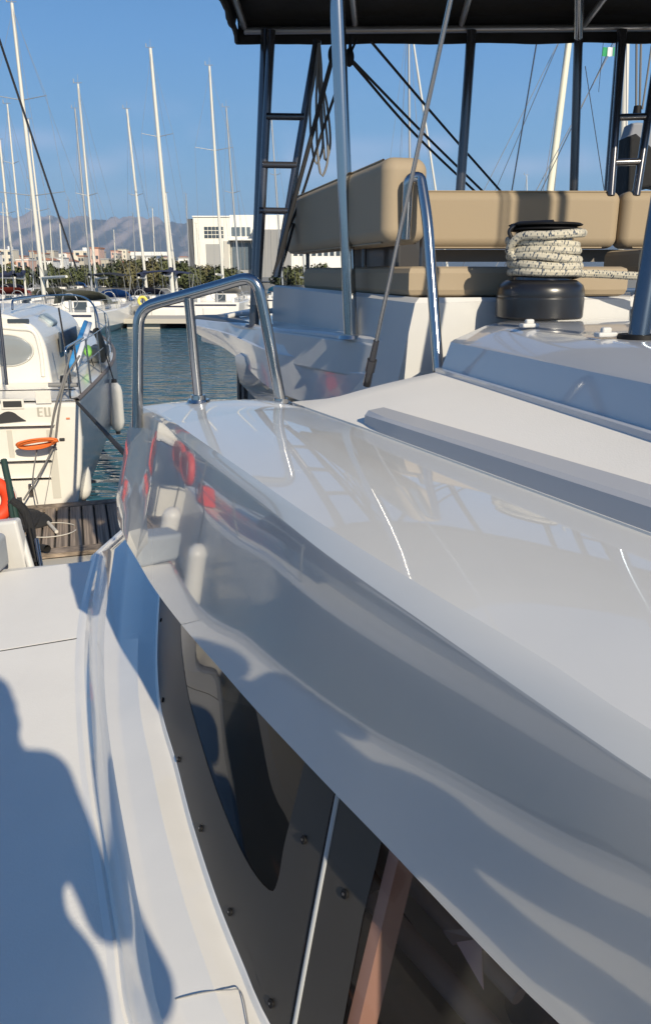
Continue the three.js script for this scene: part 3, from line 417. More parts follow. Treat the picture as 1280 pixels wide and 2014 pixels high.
// ---- bimini: black canopy with valance, tubes under it, posts
{
  const y = 4.285, z0 = -2.72, z1 = -3.62, x0 = -.36, x1 = 2.6;
  const rows = []; for (let i = 0; i <= 24; i++) { const x = x0 + (x1 - x0) * i / 24, row = []; for (let j = 0; j <= 12; j++) { const t = j / 12; row.push(V(x, y + .05 * Math.sin(Math.PI * t) + .02 * Math.sin(Math.PI * i / 24) + .006 * Math.sin(i * 1.7 + j), z0 + (z1 - z0) * t)); } rows.push(row); }
  const can = mesh('bimini_canopy', [loft(rows, .9), loft(rows.map(r => r.map(p => p.clone().add(V(0, .022, 0)))), .9)], M.canvas, boat);
  const hem = (a, b, n, nx, nz) => { const r = []; for (let i = 0; i <= n; i++) { const p = lerp(a, b, i / n), s = .004 * Math.sin(i * .8) + .002 * Math.sin(i * 2.1); r.push([p.clone().add(V(0, .022, 0)), p.clone().add(V(nx * .012, -.03, nz * .012)), p.clone().add(V(nx * (.006 + s), -.085 + .002 * Math.sin(i * .7), nz * (.006 + s))), p.clone().add(V(nx * (s - .004), -.085 + .002 * Math.sin(i * .7), nz * (s - .004))), p.clone().add(V(0, -.03, 0))]); } return loft(r, .6); };
  mesh('valance', [hem(V(x0, y, z1), V(x1, y + .01, z1), 60, 0, -1)], M.canvas, can); mesh('valance', [hem(V(x0, y, z0), V(x0, y, z1), 26, -1, 0)], M.canvas, can); mesh('valance', [hem(V(x0, y, z0), V(x1, y + .01, z0), 60, 0, 1)], M.canvas, can); mesh('valance', [hem(V(x1, y, z0), V(x1, y, z1), 26, 1, 0)], M.canvas, can);
  const frame = [];
  frame.push(pipe([V(x0 + .03, y - .035, z0), V(x0 + .03, y - .03, z1 + .03), V(x0 + .03, y - .03, z1 + .03).add(V(.0, 0, 0.001))], .014, .02));
  frame.push(rod(V(x0 + .03, y - .045, z1 + .035), V(x1, y - .025, z1 + .035), .014));
  for (const x of [.12, .55, 1.05, 1.6]) frame.push(rod(V(x, y - .022, z1 + .04), V(x - .06, y + .0, z0), .0125));
  frame.push(rod(V(x0, y, -3.15), V(x1, y + .0, -3.15), .0125));
  mesh('bimini_frame', frame, mat(C(.30, .30, .31), .3, { metalness: .6 }), boat);
  const post = (a, b, r, m = M.steel) => mesh('bimini_post', [rod(a, b, r), cyl(r * 1.7, r * 1.9, .012, a.x, a.y, a.z)], m, boat);
  const grow = (a, b) => b.clone().addScaledVector(b.clone().sub(a).normalize(), .28);
  { const a = at(690, 662, 2.75), b = at(665, 0, 2.75); post(a, grow(a, b).setY(4.3), .0245); }
  const top = p => p;
  post(at(500, 640, 3.5), at(524, 60, 3.56), .0225, M.steelDark);
  post(at(903, 395, 3.55), at(927, 60, 3.56), .0205, M.steelDark);
  post(at(1127, 395, 3.6), at(1137, 60, 3.57), .0185, M.steelDark);
  post(at(1195, 400, 3.5), at(1222, 60, 3.56), .0215, M.steelDark);
  { const a = at(1137, 70, 3.5), b = at(1138, -20, 3.1); mesh('bimini_strut', [rod(a, b, .018)], M.steelDark, boat); }
  // ladders up to the canopy
  const lad = (p, r1, r2) => { const l = mesh('boarding_ladder', [rod(p[0], p[1], r1)], M.steelDark, boat); mesh('stile', [rod(p[2], p[3], r1)], M.steelDark, l); for (const [a, b] of r2) mesh('rung', [rod(a, b, .0135)], M.steelDark, l); return l; };
  lad([at(505, 600, 3.44), at(534, 60, 3.5), at(545, 545, 3.44), at(624, 80, 3.5)], .017, [[at(524, 229, 3.47), at(598, 230, 3.47)], [at(517, 324, 3.46), at(583, 325, 3.46)], [at(510, 414, 3.45), at(566, 415, 3.45)]]);
  lad([at(1200, 385, 3.4), at(1224, 60, 3.5), at(1250, 385, 3.4), at(1300, 60, 3.5)], .0165, [[at(1213, 231, 3.45), at(1278, 229, 3.45)], [at(1204, 320, 3.42), at(1262, 318, 3.42)]]);
}
// ---- rail loop round the seat's near end, its foot on the roof
mesh('seat_rail', [pipe([at(862, 730, 2.2), at(840, 430, 2.32), at(826, 347, 2.36), at(803, 352, 2.36), at(797, 470, 2.38)], .0155, .05, 14)], M.steel, boat);
// ---- post beside the winch
{ const a = at(1254, 668, 1.62), b = at(1316, 300, 1.66), p = mesh('mast_post', [rod(a, b, .0215, .0215, 20), rod(b, b.clone().addScaledVector(b.clone().sub(a), .9), .0215)], mat(C(.10, .13, .17), .25, { metalness: .9 }), boat); mesh('post_foot', [cyl(.04, .043, .014, a.x, a.y + .004, a.z, 28)], M.black, p);
  for (const [x, y] of [[1040, 640], [1190, 658]]) { const q = onY(x, y, 3.178); mesh('pad_eye', [rbox(.045, .010, .022, .004, q.x, q.y, q.z, .3), rbox(.022, .014, .014, .005, q.x, q.y + .008, q.z, .3)], M.gelMatte, boat); } }
// ---- winch
const WX = at(1058, 620, 2.36), WY = 3.172;
{
  const prof = (pts, seg = 48) => new THREE.LatheGeometry(pts.map(([r, y]) => new THREE.Vector2(r, y)), seg).translate(WX.x, WY, WX.z);
  const w = mesh('winch', [prof([[0, 0], [.122, 0], [.126, .006], [.126, .055], [.1245, .058], [.1245, .062], [.126, .065], [.125, .08], [.119, .094], [.106, .104], [.098, .108], [0, .108]])], M.blackGloss, boat);
  mesh('drum', [prof([[.086, .108], [.080, .14], [.078, .19], [.084, .238], [.07, .242], [0, .242]])], M.steelDark, w);
  mesh('self_tailer', [prof([[0, .242], [.100, .242], [.104, .245], [.100, .248], [.088, .250], [.088, .253], [.101, .255], [.104, .258], [.096, .262], [.03, .263], [.024, .268], [0, .268]])], M.black, w);
  mesh('feeder_arm', [pipe([V(WX.x - .1, WY + .22, WX.z + .03), V(WX.x - .112, WY + .24, WX.z + .03), V(WX.x - .09, WY + .26, WX.z + .03), V(WX.x + .0, WY + .262, WX.z + .08)], .006, .02)], M.blackGloss, w);
  // rope wound on it
  const pts = []; const turns = 4.7, n = 200; for (let i = 0; i <= n; i++) { const t = i / n, a = -.3 + t * turns * 2 * Math.PI, y = WY + .122 + .094 * t + .003 * Math.sin(a * 1.37) + .0015 * Math.sin(a * 3.1), r = .096 - .004 * t + .006 * Math.sin(a * .93 + 1) + .003 * Math.sin(i * .43); pts.push(V(WX.x + Math.cos(a) * r, y, WX.z + Math.sin(a) * r)); }
  const g1 = new THREE.TubeGeometry(new THREE.CatmullRomCurve3(pts), 800, .0122, 10, false); const uv = g1.attributes.uv; for (let i = 0; i < uv.count; i++) uv.setXY(i, uv.getX(i) * 46, uv.getY(i));
  const lead = [V(WX.x + .09, WY + .12, WX.z - .03), V(WX.x + .14, WY + .125, WX.z - .06), V(WX.x + .3, WY + .118, WX.z - .02), V(WX.x + .9, WY + .10, WX.z + .12)]; const g2 = tube(lead, .0115, 60); for (let i = 0; i < g2.attributes.uv.count; i++) g2.attributes.uv.setXY(i, g2.attributes.uv.getX(i) * 10, g2.attributes.uv.getY(i));
  const over = [V(WX.x - .088, WY + .165, WX.z + .05), V(WX.x - .108, WY + .19, WX.z + .045), V(WX.x - .09, WY + .222, WX.z + .07), V(WX.x - .02, WY + .226, WX.z + .108), V(WX.x + .06, WY + .232, WX.z + .09), V(WX.x + .104, WY + .236, WX.z + .02)]; const g3 = tube(over, .0118, 60); for (let i = 0; i < g3.attributes.uv.count; i++) g3.attributes.uv.setXY(i, g3.attributes.uv.getX(i) * 5, g3.attributes.uv.getY(i));
  tag(mesh('winch_rope', [g1, g2, g3], M.rope), 'white rope with dark flecks wound round the black winch drum', 'rope');
}
// ---- shroud with its dark turnbuckle
{ const a = at(721, 757, 2.3), b = at(885, 0, 1.86), d = b.clone().sub(a), q = lerp(a, b, .155), e = a.clone().addScaledVector(d, 2.2); const s = mesh('shroud', [rod(q, e, .0055)], M.steel, boat); mesh('turnbuckle', [rod(a, q, .0125, .0085, 12), rod(lerp(a, b, .05), lerp(a, b, .09), .0145)], M.steelDark, s); }
// ---- our own mast and halyards, unseen, placed so their shadows stripe the long cushion
{
  const m = mesh('mast', [new THREE.CylinderGeometry(.062, .066, 13, 24).translate(1.91, 9.66, -1.14)], mat(C(.62, .62, .60), .4, { metalness: .3 }), boat); mesh('spreader', [rod(V(1.91, 9.4, -1.14), V(.9, 9.55, -.8), .03)], M.steel, m); mesh('spreader', [rod(V(1.91, 9.4, -1.14), V(2.95, 9.55, -.8), .03)], M.steel, m); mesh('halyard', [rod(V(1.775, 3.17, -1.14), V(1.78, 14, -1.14), .007)], M.rope, m); mesh('halyard', [rod(V(1.82, 3.17, -1.10), V(1.83, 14, -1.10), .006)], M.rope, m); mesh('halyard', [rod(V(2.03, 3.17, -1.14), V(2.02, 15, -1.14), .018)], M.rope, m);
}
// ---- cushions
{
  const cushion = (name, L, hgt, th, p, dir, label, m, group, rad = .04) => { const g = rbox(L, hgt, th, rad); const o = thing(name, label, 'cushion', p, group); const b = mesh('cover', [g], m, o); o.rotation.y = Math.atan2(-dir.z, dir.x); const seam = []; for (const s of [-1, 1]) { const x = L / 2 - .012, y = hgt / 2 - .004, z = s * (th / 2 - .018); const k = .05; seam.push(tube([V(-x + k, y, z), V(x - k, y, z)], .003), tube([V(-x + k, -y, z), V(x - k, -y, z)], .003)); } mesh('piping', seam, m, o); return o; };
  const a = at(592, 447, 3.75), b = at(788, 396, 2.44), d = b.clone().sub(a).setY(0); cushion('backrest_cushion', d.length() + .1, .235, .14, lerp(a, b, .5), d.normalize(), 'taupe backrest cushion running away from camera, its broad side in shade', M.cushion);
  const y = 3.508; const c2 = V(.80, y, -3.42), w = .87; cushion('backrest_cushion', 1.02, .225, .14, V(.70, y, -3.45), V(1, 0, -.02), 'long tan backrest cushion behind the winch, striped with post shadows', M.cushion, null, .042);
  cushion('backrest_cushion', 1.2, .225, .14, V(1.815, y, -3.44), V(1, 0, .03), 'tan backrest cushion at the right edge of the photo beyond the seam', M.cushion, null, .042);
  const s0 = at(810, 555, 2.47); const sb = thing('seat_cushion', 'taupe seat cushion lying on the white seat block left of the winch', 'cushion', V(0, 0, 0)); mesh('cover', [prism([[s0.x - .01, s0.z], [.95, -2.54], [1.02, -3.36], [-.09, -3.36]], 3.229, 3.318, .02)], M.cushion, sb);
  mesh('piping', [tube([V(s0.x + .03, 3.309, s0.z - .02), V(.93, 3.309, -2.56)], .003)], M.cushion, sb);
  const s1 = thing('seat_cushion', 'taupe seat cushion behind the winch at the right end of the bench', 'cushion'); mesh('cover', [prism([[1.15, -2.99], [2.7, -3.13], [2.7, -3.36], [1.15, -3.36]], 3.302, 3.385, .02)], M.cushion, s1); mesh('piping', [tube([V(1.2, 3.376, -3.01), V(2.6, 3.376, -3.14)], .003)], M.cushion, s1);
  // dark backrest boards and brackets under the cushions
  mesh('backrest_board', [box(1.9, .05, .04, 1.35, 3.37, -3.55), box(1.9, .03, .02, 1.35, 3.30, -3.6)], mat(C(.2, .18, .16), .6), boat);
  const k0 = at(655, 512, 3.35), k1 = at(815, 508, 2.65); mesh('dark_locker', [rbox(.5, .11, .12, .012).translate(0, 0, 0).rotateY(Math.atan2(-(k1.z - k0.z), k1.x - k0.x)).translate((k0.x + k1.x) / 2 + .05, 3.365, (k0.z + k1.z) / 2)], mat(C(.035, .034, .036), .35, { clearcoat: .5 }), boat);
  for (const [x, yy, dd] of [[605, 500, 3.6], [716, 490, 2.9], [830, 490, 2.6]]) { const p = at(x, yy, dd); mesh('cushion_bracket', [rod(p.clone().setY(3.2), p.clone().setY(3.42), .009)], M.steelDark, boat); }
}
// ---- control lines and the coil hanging from the canopy
{
  const blk = thing('pulley_block', 'small black pulley block hanging beside the tall steel post', 'pulley'); const bp = at(655, 108, 3.3), bq = at(687, 113, 3.3);
  mesh('cheek', [new THREE.SphereGeometry(.028, 16, 12).scale(.7, 1.25, .6).translate(bp.x, bp.y, bp.z)], M.black, blk); mesh('cheek', [new THREE.SphereGeometry(.026, 16, 12).scale(.7, 1.25, .6).translate(bq.x, bq.y, bq.z)], M.black, blk); mesh('strap', [rod(bp, at(658, 70, 3.3), .007), rod(bq, at(690, 70, 3.3), .007), rod(bp, bq, .006)], M.black, blk);
  const line = (pts, r, label, m = M.ropeDark, group) => tag(mesh('rope', [tube(pts, r, 24, 8)], m), label, 'rope', group);
  line([bp, at(596, 330, 3.38), at(540, 540, 3.44)], .009, 'thick black rope running from the pulley block down the ladder');
  line([at(664, 170, 3.3), at(630, 270, 3.35), at(590, 395, 3.5), at(560, 470, 3.55)], .0055, 'thin black rope from the steel post down past the taupe cushion');
  
  line([bq, at(820, 250, 3.6), at(965, 392, 4.0)], .0052, 'upper of the paired thin black lines slanting from the pulley block to the long cushion'); line([at(690, 120, 3.32), at(810, 258, 3.62), at(953, 395, 4.0)], .0052, 'lower of the paired thin black lines slanting from the pulley block to the long cushion');
  line([at(728, 80, 3.4), at(860, 235, 3.7), at(998, 392, 4.1)], .0052, 'single black line slanting above the paired lines to the long cushion');
  line([at(700, 80, 3.4), at(684, 116, 3.32)], .005, 'short black line from the canopy hem to the right of the steel post');
  line([at(545, 545, 3.44), at(560, 505, 3.5), at(578, 440, 3.55)], .006, 'slack dark rope end at the foot of the left ladder');
  const loop = (x0, x1, y0, y1, d) => tube([at(627, y0, d), at((x0 + 627) / 2 - 2, y0 + 80, d), at(x0, (y0 + y1) / 2, d), at(x0 + 4, y1 - 30, d), at((x0 + x1) / 2, y1, d), at(x1, y1 - 30, d), at(x1 - 6, (y0 + y1) / 2, d), at(632, y0 + 60, d), at(628, y0, d)], .0048, 60, 8);
  tag(mesh('rope_coil', [loop(622, 644, 92, 347, 3.4), loop(632, 649, 95, 318, 3.42), loop(610, 634, 85, 322, 3.45)], M.ropeGrey), 'grey rope coil hanging in loops from the canopy beside the ladder', 'rope');
}
// ---- stern rail bits at the far left of the deck
{
  const s = mesh('stern_rail', [rod(at(8, 905, 4.9), at(52, 1112, 4.45), .022), rod(at(20, 985, 4.7), at(40, 1112, 4.4), .014)], mat(C(.02, .045, .035), .5), boat);
  mesh('rail_stanchion', [rod(at(40, 1045, 4.35), at(62, 1118, 4.25), .022)], M.gelMatte, s); mesh('rail_stanchion', [rod(at(72, 1060, 4.4), at(82, 1118, 4.3), .014)], M.steel, s); mesh('rail_stanchion', [rod(at(58, 1040, 4.5), at(76, 1120, 4.4), .016)], M.black, s);
  mesh('rail_cover', [tube([at(22, 985, 4.7), at(45, 1000, 4.7), at(58, 1030, 4.65), at(64, 1070, 4.55), at(72, 1112, 4.4)], .03, 30)], M.canvas, s);
  mesh('gangway', [rbox(.14, .4, .08, .02, 0, 0, 0).rotateZ(.12).translate(...at(30, 1085, 4.3).toArray())], M.gelMatte, s);
  mesh('locker', [rbox(.4, .2, .2, .03, at(-20, 1095, 4.2).x - .06, 1.80, -4.05)], mat(C(.33, .35, .37), .5), s);
  const lb = thing('lifebuoy', 'orange red lifebuoy hanging on the dark stern rail at the left edge', 'lifebuoy', at(-22, 985, 4.75)); const ring = mesh('ring', [new THREE.TorusGeometry(.12, .045, 16, 40).rotateY(.5)], mat(C(.75, .06, .015), .55), lb); mesh('grab_line', [new THREE.TorusGeometry(.168, .005, 6, 40).rotateY(.5)], M.gelMatte, lb);
}
// ================================================================ harbour: pontoon, neighbour, far quay, far boats
{ // timber pontoon astern, square to the boats
  const y = .5, RY = THREE.MathUtils.degToRad(17.5), ctr = V(-3.0, y, -8.52), ca = Math.cos(RY), sa = Math.sin(RY), half = .97;
  const wl = (lx, lz, yy = y) => V(ctr.x + lx * ca + lz * sa, yy, ctr.z - lx * sa + lz * ca);
  const o = thing('pontoon', 'weathered grey brown timber pontoon behind the stern, partly in shadow', 'pontoon', ctr); o.rotation.y = RY;
  const wood = tex(256, (x, yy) => { const n = fbm(x * 18, yy * 1.6, 0, 14, 4), k = fbm(x * 60, yy * 5, 0, 3, 2); const v = .62 + .5 * (n - .5) + .25 * (k - .5); return [v * .86, v * .77, v * .68]; }, true);
  const ms = [.95, 1.12, .8].map(k => mat(new THREE.Color(k, k, k), .92, { map: wood }));
  const pg = box(.122, .04, 2 * half - .42, 0, -.02, 0);
  for (let i = 0; i < 52; i++) { const m = mesh('plank', pg, ms[Math.floor(hash(i, 9, 9) * 3)], o); m.position.set(-3.4 + i * .146, .004 * hash(i, 1, 1), .01 * hash(i, 2, 2)); m.rotation.y = .006 * (hash(i, 4, 4) - .5); }
  for (const z of [half - .1, -half + .1]) for (let i = 0; i < 3; i++) mesh('edge_board', [box(2.5, .045, .185, -2.2 + i * 2.515, -.018, z)], ms[(i + 1) % 3], o);
  mesh('frame', [box(7.4, .22, 2 * half - .1, .3, -.156, 0)], P.dark, o); mesh('concrete_beam', [box(7.5, .1, .2, .3, -.1, half + .09)], P.conc, o); mesh('float', [box(7, .5, 1.5, .3, -.5, 0)], P.conc, o);
  const l2 = thing('mooring_ledge', 'pale concrete ledge just below the near edge of the pontoon', 'ledge', wl(.3, half + .62, .12)); l2.rotation.y = RY; mesh('slab', [rbox(5, .16, .2, .02, .6, 0, 0)], P.conc, l2); mesh('support', [box(4.6, .5, .1, .6, -.3, 0)], P.dark, l2);
  const pale = mat(C(.55, .52, .46), .8); const a = at(88, 1025, 8.7), b = at(112, 1047, 8.2); tag(mesh('rope', [rod(a.setY(.53), b.setY(.53), .02)], pale), 'short thick pale rope end lying on the pontoon planks', 'rope');
  const lc = onY(98, 1042, .515); tag(mesh('rope', [tube(run(t => V(lc.x + Math.cos(t * 5.6) * .3, .515, lc.z + Math.sin(t * 5.6) * .26), 30), .006, 60, 6)], pale), 'thin pale line lying in an open loop on the pontoon', 'rope');
  const cp = onY(44, 988, .5); const cl = thing('mooring_cleat', 'dark mooring cleat at the far edge of the pontoon', 'cleat', cp); cl.rotation.y = RY; mesh('horn', [rod(V(-.14, .09, 0), V(.14, .09, 0), .025)], P.dark, cl); mesh('base', [box(.1, .08, .08, 0, .04, 0)], P.dark, cl);
  const hc = onY(45, 1005, .54), he = onY(75, 1085, .54); tag(mesh('hose', [tube(run(t => V(hc.x + (he.x - hc.x) * t + .16 * Math.sin(t * 7), .54 + .05 * Math.abs(Math.sin(t * 7)), hc.z + (he.z - hc.z) * t), 24), .04, 60, 8)], M.canvas), 'black hose lying along the left end of the pontoon', 'hose');
  tag(mesh('tarpaulin', [new THREE.SphereGeometry(.3, 20, 12, 0, 6.3, 0, 1.6).scale(1, .5, .8).translate(...onY(52, 1030, .5).toArray())], M.canvas), 'crumpled black cloth heaped at the left end of the pontoon', 'cloth');
}
// ---- neighbour, stern to the pontoon
const creamM = mat(C(.74, .71, .645), .35, { clearcoat: .8, clearcoatRoughness: .1, map: rep(dirt, .5) }), shadedHullM = mat(C(.085, .125, .19), .3, { clearcoat: .5, clearcoatRoughness: .15, bumpMap: rep(wobble, .5), bumpScale: .004 });  // dark blue on the hull side stands in for its shade
{
  const RY = THREE.MathUtils.degToRad(8), S = V(-5.18, 0, -9.33);
  const o = thing('moored_yacht', 'cream yacht with hull side coloured dark blue for shade, moored stern to the pontoon at the left', 'yacht', S); o.rotation.y = RY; o.updateMatrixWorld(true);
  const inv = o.matrixWorld.clone().invert(), L = (px, py, d) => at(px, py, d).applyMatrix4(inv);
  const eye = V(0, EYE, 0).applyMatrix4(inv), q0 = new THREE.Matrix4().extractRotation(inv); const R = (px, py) => ray(px, py).applyMatrix4(q0);
  const TX = (px, py, z = 0) => { const r = R(px, py); return eye.clone().addScaledVector(r, (z - eye.z) / r.z); };
  const LEN = 9.4, half = t => 2.12 * (t < .3 ? 1 : Math.sqrt(Math.max(0, 1 - Math.pow((t - .3) / .705, 2)))), sheer = t => 1.76 + .28 * t * t;
  const topS = [], side = [[], []]; const N = 36;
  for (let i = 0; i <= N; i++) { const t = i / N, h = half(t) + .01, y = sheer(t), k = 1 - .22 * t, z = -t * LEN, rk = yy => (t > .8 ? (t - .8) * (yy - .2) * -.8 : 0); topS.push([V(-h, y, z), V(-h * .96, y + .02, z), V(0, y + .04, z), V(h * .96, y + .02, z), V(h, y, z)]); for (const s of [0, 1]) side[s].push([[1, y], [1.004, y - .05], [1.004, y - .4], [.985, .9], [.93 * k, .3], [.75 * k, -.1], [.3, -.5]].map(([f, yy]) => V((s ? 1 : -1) * h * f, yy, z + rk(yy)))); }
  mesh('deck', [loft(topS, .5)], creamM, o); const hull = mesh('hull', [loft(side[0], .6), loft(side[1], .6)], shadedHullM, o);
  mesh('toe_rail', [tube(side[1].slice(0, 34).map(p => p[0].clone().add(V(-.02, .02, 0))), .028, 60, 8), tube(side[0].slice(0, 34).map(p => p[0].clone().add(V(.02, .02, 0))), .028, 60, 8)], mat(C(.16, .13, .11), .6), o);
  { const s = new THREE.Shape([[-2.13, 1.76], [2.13, 1.76], [2.13, 1.3], [2.09, .9], [1.97, .3], [1.6, -.1], [.6, -.5], [-.6, -.5], [-1.6, -.1], [-1.97, .3], [-2.09, .9], [-2.13, 1.3]].map(p => new THREE.Vector2(...p))); mesh('transom', [new THREE.ExtrudeGeometry(s, { depth: .10, bevelEnabled: true, bevelSize: .05, bevelThickness: .05, bevelOffset: -.045, bevelSegments: 4 }).translate(0, 0, -.06)], creamM, o); }
  const zf = .091;
  const tb = (x0, y0, x1, y1, m, th = .02, name = 'vent') => { const a = TX(x0, y1, zf), b = TX(x1, y0, zf); return mesh(name, [rbox(b.x - a.x, b.y - a.y, th, Math.min(.012, th * .4), (a.x + b.x) / 2, (a.y + b.y) / 2, zf + th / 2)], m, o); };
  tb(8, 788, 43, 801, P.dark, .02, 'vent_slot'); tb(4, 784, 47, 805, creamM, .012, 'vent_frame'); tb(118, 861, 128, 867, P.dark, .02, 'drain');
  tb(72, 768, 100, 794, creamM, .012, 'step_panel'); tb(-60, 836, 108, 839, creamM, .06, 'step_ledge'); tb(-60, 905, 104, 908, creamM, .05, 'step_ledge'); tb(-60, 940, 102, 943, creamM, .03, 'step_ledge');
  { const a = TX(-8, 833, zf), b = TX(50, 808, zf), w = b.x - a.x, h = b.y - a.y, s = new THREE.Shape(); s.moveTo(0, 0); s.lineTo(w, h * .18); s.quadraticCurveTo(w * .82, h * .45, w * .68, h * .8); s.quadraticCurveTo(w * .5, h * 1.1, w * .3, h * .9); s.lineTo(0, h * .5); mesh('stern_locker_mouth', [new THREE.ExtrudeGeometry(s, { depth: .02, bevelEnabled: false }).translate(a.x, a.y, zf)], P.dark, o); }
  { const m = mat(C(.40, .385, .33), .5), Lt = (x, pts) => { for (const [x0, y0, x1, y1] of pts) tb(x + x0, 801 + y0, x + x1, 801 + y1, m, .006, 'letter_stroke'); }; Lt(75, [[0, 0, 2, 18], [2, 0, 10, 2], [2, 8, 9, 10], [2, 16, 10, 18]]); Lt(89, [[0, 0, 2, 18], [2.1, 16, 8, 18], [8.1, 0, 10, 18]]); }
  tb(131, 821, 138, 825, mat(C(.6, .2, .1), .6), .008, 'mark');
  // cabin
  const zc = -1.55, cx = TX(104, 756, zc).x, yb = 1.77, s = new THREE.Shape(); s.moveTo(-1.9, yb); s.lineTo(cx, yb); s.lineTo(cx - .03, 2.2); s.quadraticCurveTo(cx - .05, 2.5, cx - .22, 2.62); s.quadraticCurveTo(cx - .42, 2.76, cx - .85, 2.79); s.lineTo(-1.6, 2.8); s.lineTo(-1.85, 2.3); s.closePath();
  const cab = mesh('cabin', [new THREE.ExtrudeGeometry(s, { depth: 3, bevelEnabled: true, bevelSize: .05, bevelThickness: .06, bevelOffset: -.05, bevelSegments: 4 }).translate(0, 0, zc - 3.06)], creamM, o);
  const w0 = TX(66, 690, zc), w1 = TX(-40, 690, zc), wt = TX(10, 658, zc).y, wb = TX(10, 720, zc).y; mesh('window', [new THREE.SphereGeometry(1, 40, 20).scale((w0.x - w1.x) / 2, (wt - wb) / 2, .03).translate((w0.x + w1.x) / 2, (wt + wb) / 2, zc + .005)], mat(C(.22, .24, .25), .25, { clearcoat: 1 }), cab);
  const sl = TX(37, 631, zc); mesh('slot', [rbox(.29, .055, .03, .012, sl.x, sl.y, zc + .01)], P.glass, cab); mesh('roof_lip', [tube([TX(-40, 640, zc), TX(30, 646, zc), TX(66, 652, zc), TX(80, 690, zc), TX(86, 740, zc)], .03, 30)], creamM, cab);
  const sp = L(92, 634, 12.2); mesh('spray_panel', [rbox(.24, .2, .4, .05, 0, 0, 0).rotateZ(-.7).translate(sp.x, sp.y, sp.z)], mat(C(.33, .40, .43), .5), o);
  mesh('stay_pole', [rod(L(-6, 560, 10.4), L(14, 757, 10.2), .022)], M.steelDark, o);
  mesh('deck_trim', [rod(TX(96, 757, -.7), TX(158, 757, -.7), .03)], mat(C(.18, .18, .18), .6), o);
  mesh('deck_winch', [cyl(.07, .09, .16, cx + .25, yb + .09, -1.2, 16)], P.dark, o);
  mesh('roof_rail', [pipe([V(cx - .5, 2.80, zc - .3), V(cx - .5, 2.92, zc - .35), V(cx - .5, 2.92, zc - 2.6), V(cx - .5, 2.80, zc - 2.65)], .016, .05)], M.steel, cab); mesh('window_frame', [new THREE.TorusGeometry(1, .045, 8, 48).scale((w0.x - w1.x) / 2, (wt - wb) / 2, .25).translate((w0.x + w1.x) / 2, (wt + wb) / 2, zc + .01)], mat(C(.5, .49, .45), .4), cab); mesh('side_window', [rbox(.03, .3, 1.5, .02, cx + .02, 2.3, zc - 1.5)], P.glass, cab); mesh('aerial', [rod(V(cx - .8, 2.78, zc - 1), V(cx - .75, 3.5, zc - 1.1), .006)], M.gelMatte, cab);
  tb(-60, 766, 150, 768.5, mat(C(.45, .43, .38), .5), .012, 'deck_joint'); tb(60, 950, 66, 975, M.steel, .05, 'transom_handle'); tb(20, 846, 24, 900, mat(C(.52, .5, .44), .6), .006, 'panel_line'); tb(106, 845, 108, 980, mat(C(.52, .5, .44), .6), .006, 'panel_line');
  // lifelines, stanchions and pulpit along the starboard rail
  const edge = t => V(half(t) - .06, sheer(t), -t * LEN), hi = [];
  for (const t of [.06, .16, .28, .42, .56, .7, .84]) { const b = edge(t), e = b.clone().add(V(-.02, .64, 0)); mesh('stanchion', [rod(b, e, .014)], M.steel, o); hi.push(e); }
  for (const k of [0, -.3]) mesh('lifeline', [tube(hi.map(p => p.clone().add(V(0, k, 0))), .008, 40, 6)], M.steel, o);
  mesh('pushpit', [pipe([edge(.01).add(V(-.05, 0, 0)), edge(.01).add(V(-.05, .65, 0)), edge(.16).add(V(-.05, .66, 0))], .016, .06)], M.steel, o); mesh('pulpit', [tube([edge(.8).add(V(0, .02, 0)), edge(.84).add(V(-.05, .7, 0)), V(0, sheer(1) + .75, -LEN - .1), V(-edge(.84).x, sheer(.84) + .7, -.84 * LEN)], .02, 40)], M.steel, o);
  mesh('anchor_gear', [rbox(.3, .2, .5, .05, ...edge(.5).add(V(-.2, .12, 0)).toArray())], mat(C(.07, .075, .08), .7), o); mesh('rolled_cloth', [tube([edge(.34).add(V(-.1, .62, 0)), edge(.37).add(V(-.05, .3, 0)), edge(.4).add(V(-.1, .08, 0))], .06)], mat(C(.07, .075, .08), .7), o); mesh('deck_bag', [rbox(.22, .26, .3, .06, ...edge(.42).add(V(-.25, .15, 0)).toArray())], mat(C(.3, .3, .28), .7), o);
  mesh('cleat', [rod(TX(142, 787, -.1), TX(158, 783, -.1), .022)], P.dark, o); mesh('cleat_foot', [box(.07, .06, .06, ...TX(150, 790, -.1).toArray())], P.dark, o);
  mesh('flag_staff', [rod(edge(.12).add(V(-.2, 0, 0)), edge(.1).add(V(-.2, 1.1, .2)), .012)], M.steelDark, o);
  const rp = (pts, r, label) => tag(mesh('rope', [tube(pts, r, 20, 6)], M.ropeGrey), label, 'rope');
  rp([at(140, 690, 9.9), at(122, 760, 9.4), at(110, 800, 9.35), at(98, 868, 9.4)], .016, 'grey brown rope from the yacht rail down to the orange coil'); rp([at(157, 700, 10), at(130, 745, 9.5), at(118, 800, 9.38), at(111, 862, 9.38)], .014, 'second grey rope from the rail, ending at the right end of the orange coil');
  rp([at(112, 868, 9.4), at(80, 930, 9.25), at(47, 984, 9.15)], .012, 'slanting grey rope from the orange coil to the pontoon cleat'); rp([at(74, 880, 9.35), at(66, 940, 9.2), at(75, 992, 9.1)], .008, 'thin slack rope hanging below the orange coil'); rp([at(112, 868, 9.4), at(100, 930, 9.3), at(90, 985, 9.2)], .004, 'hair thin line from the coil down the pale transom');
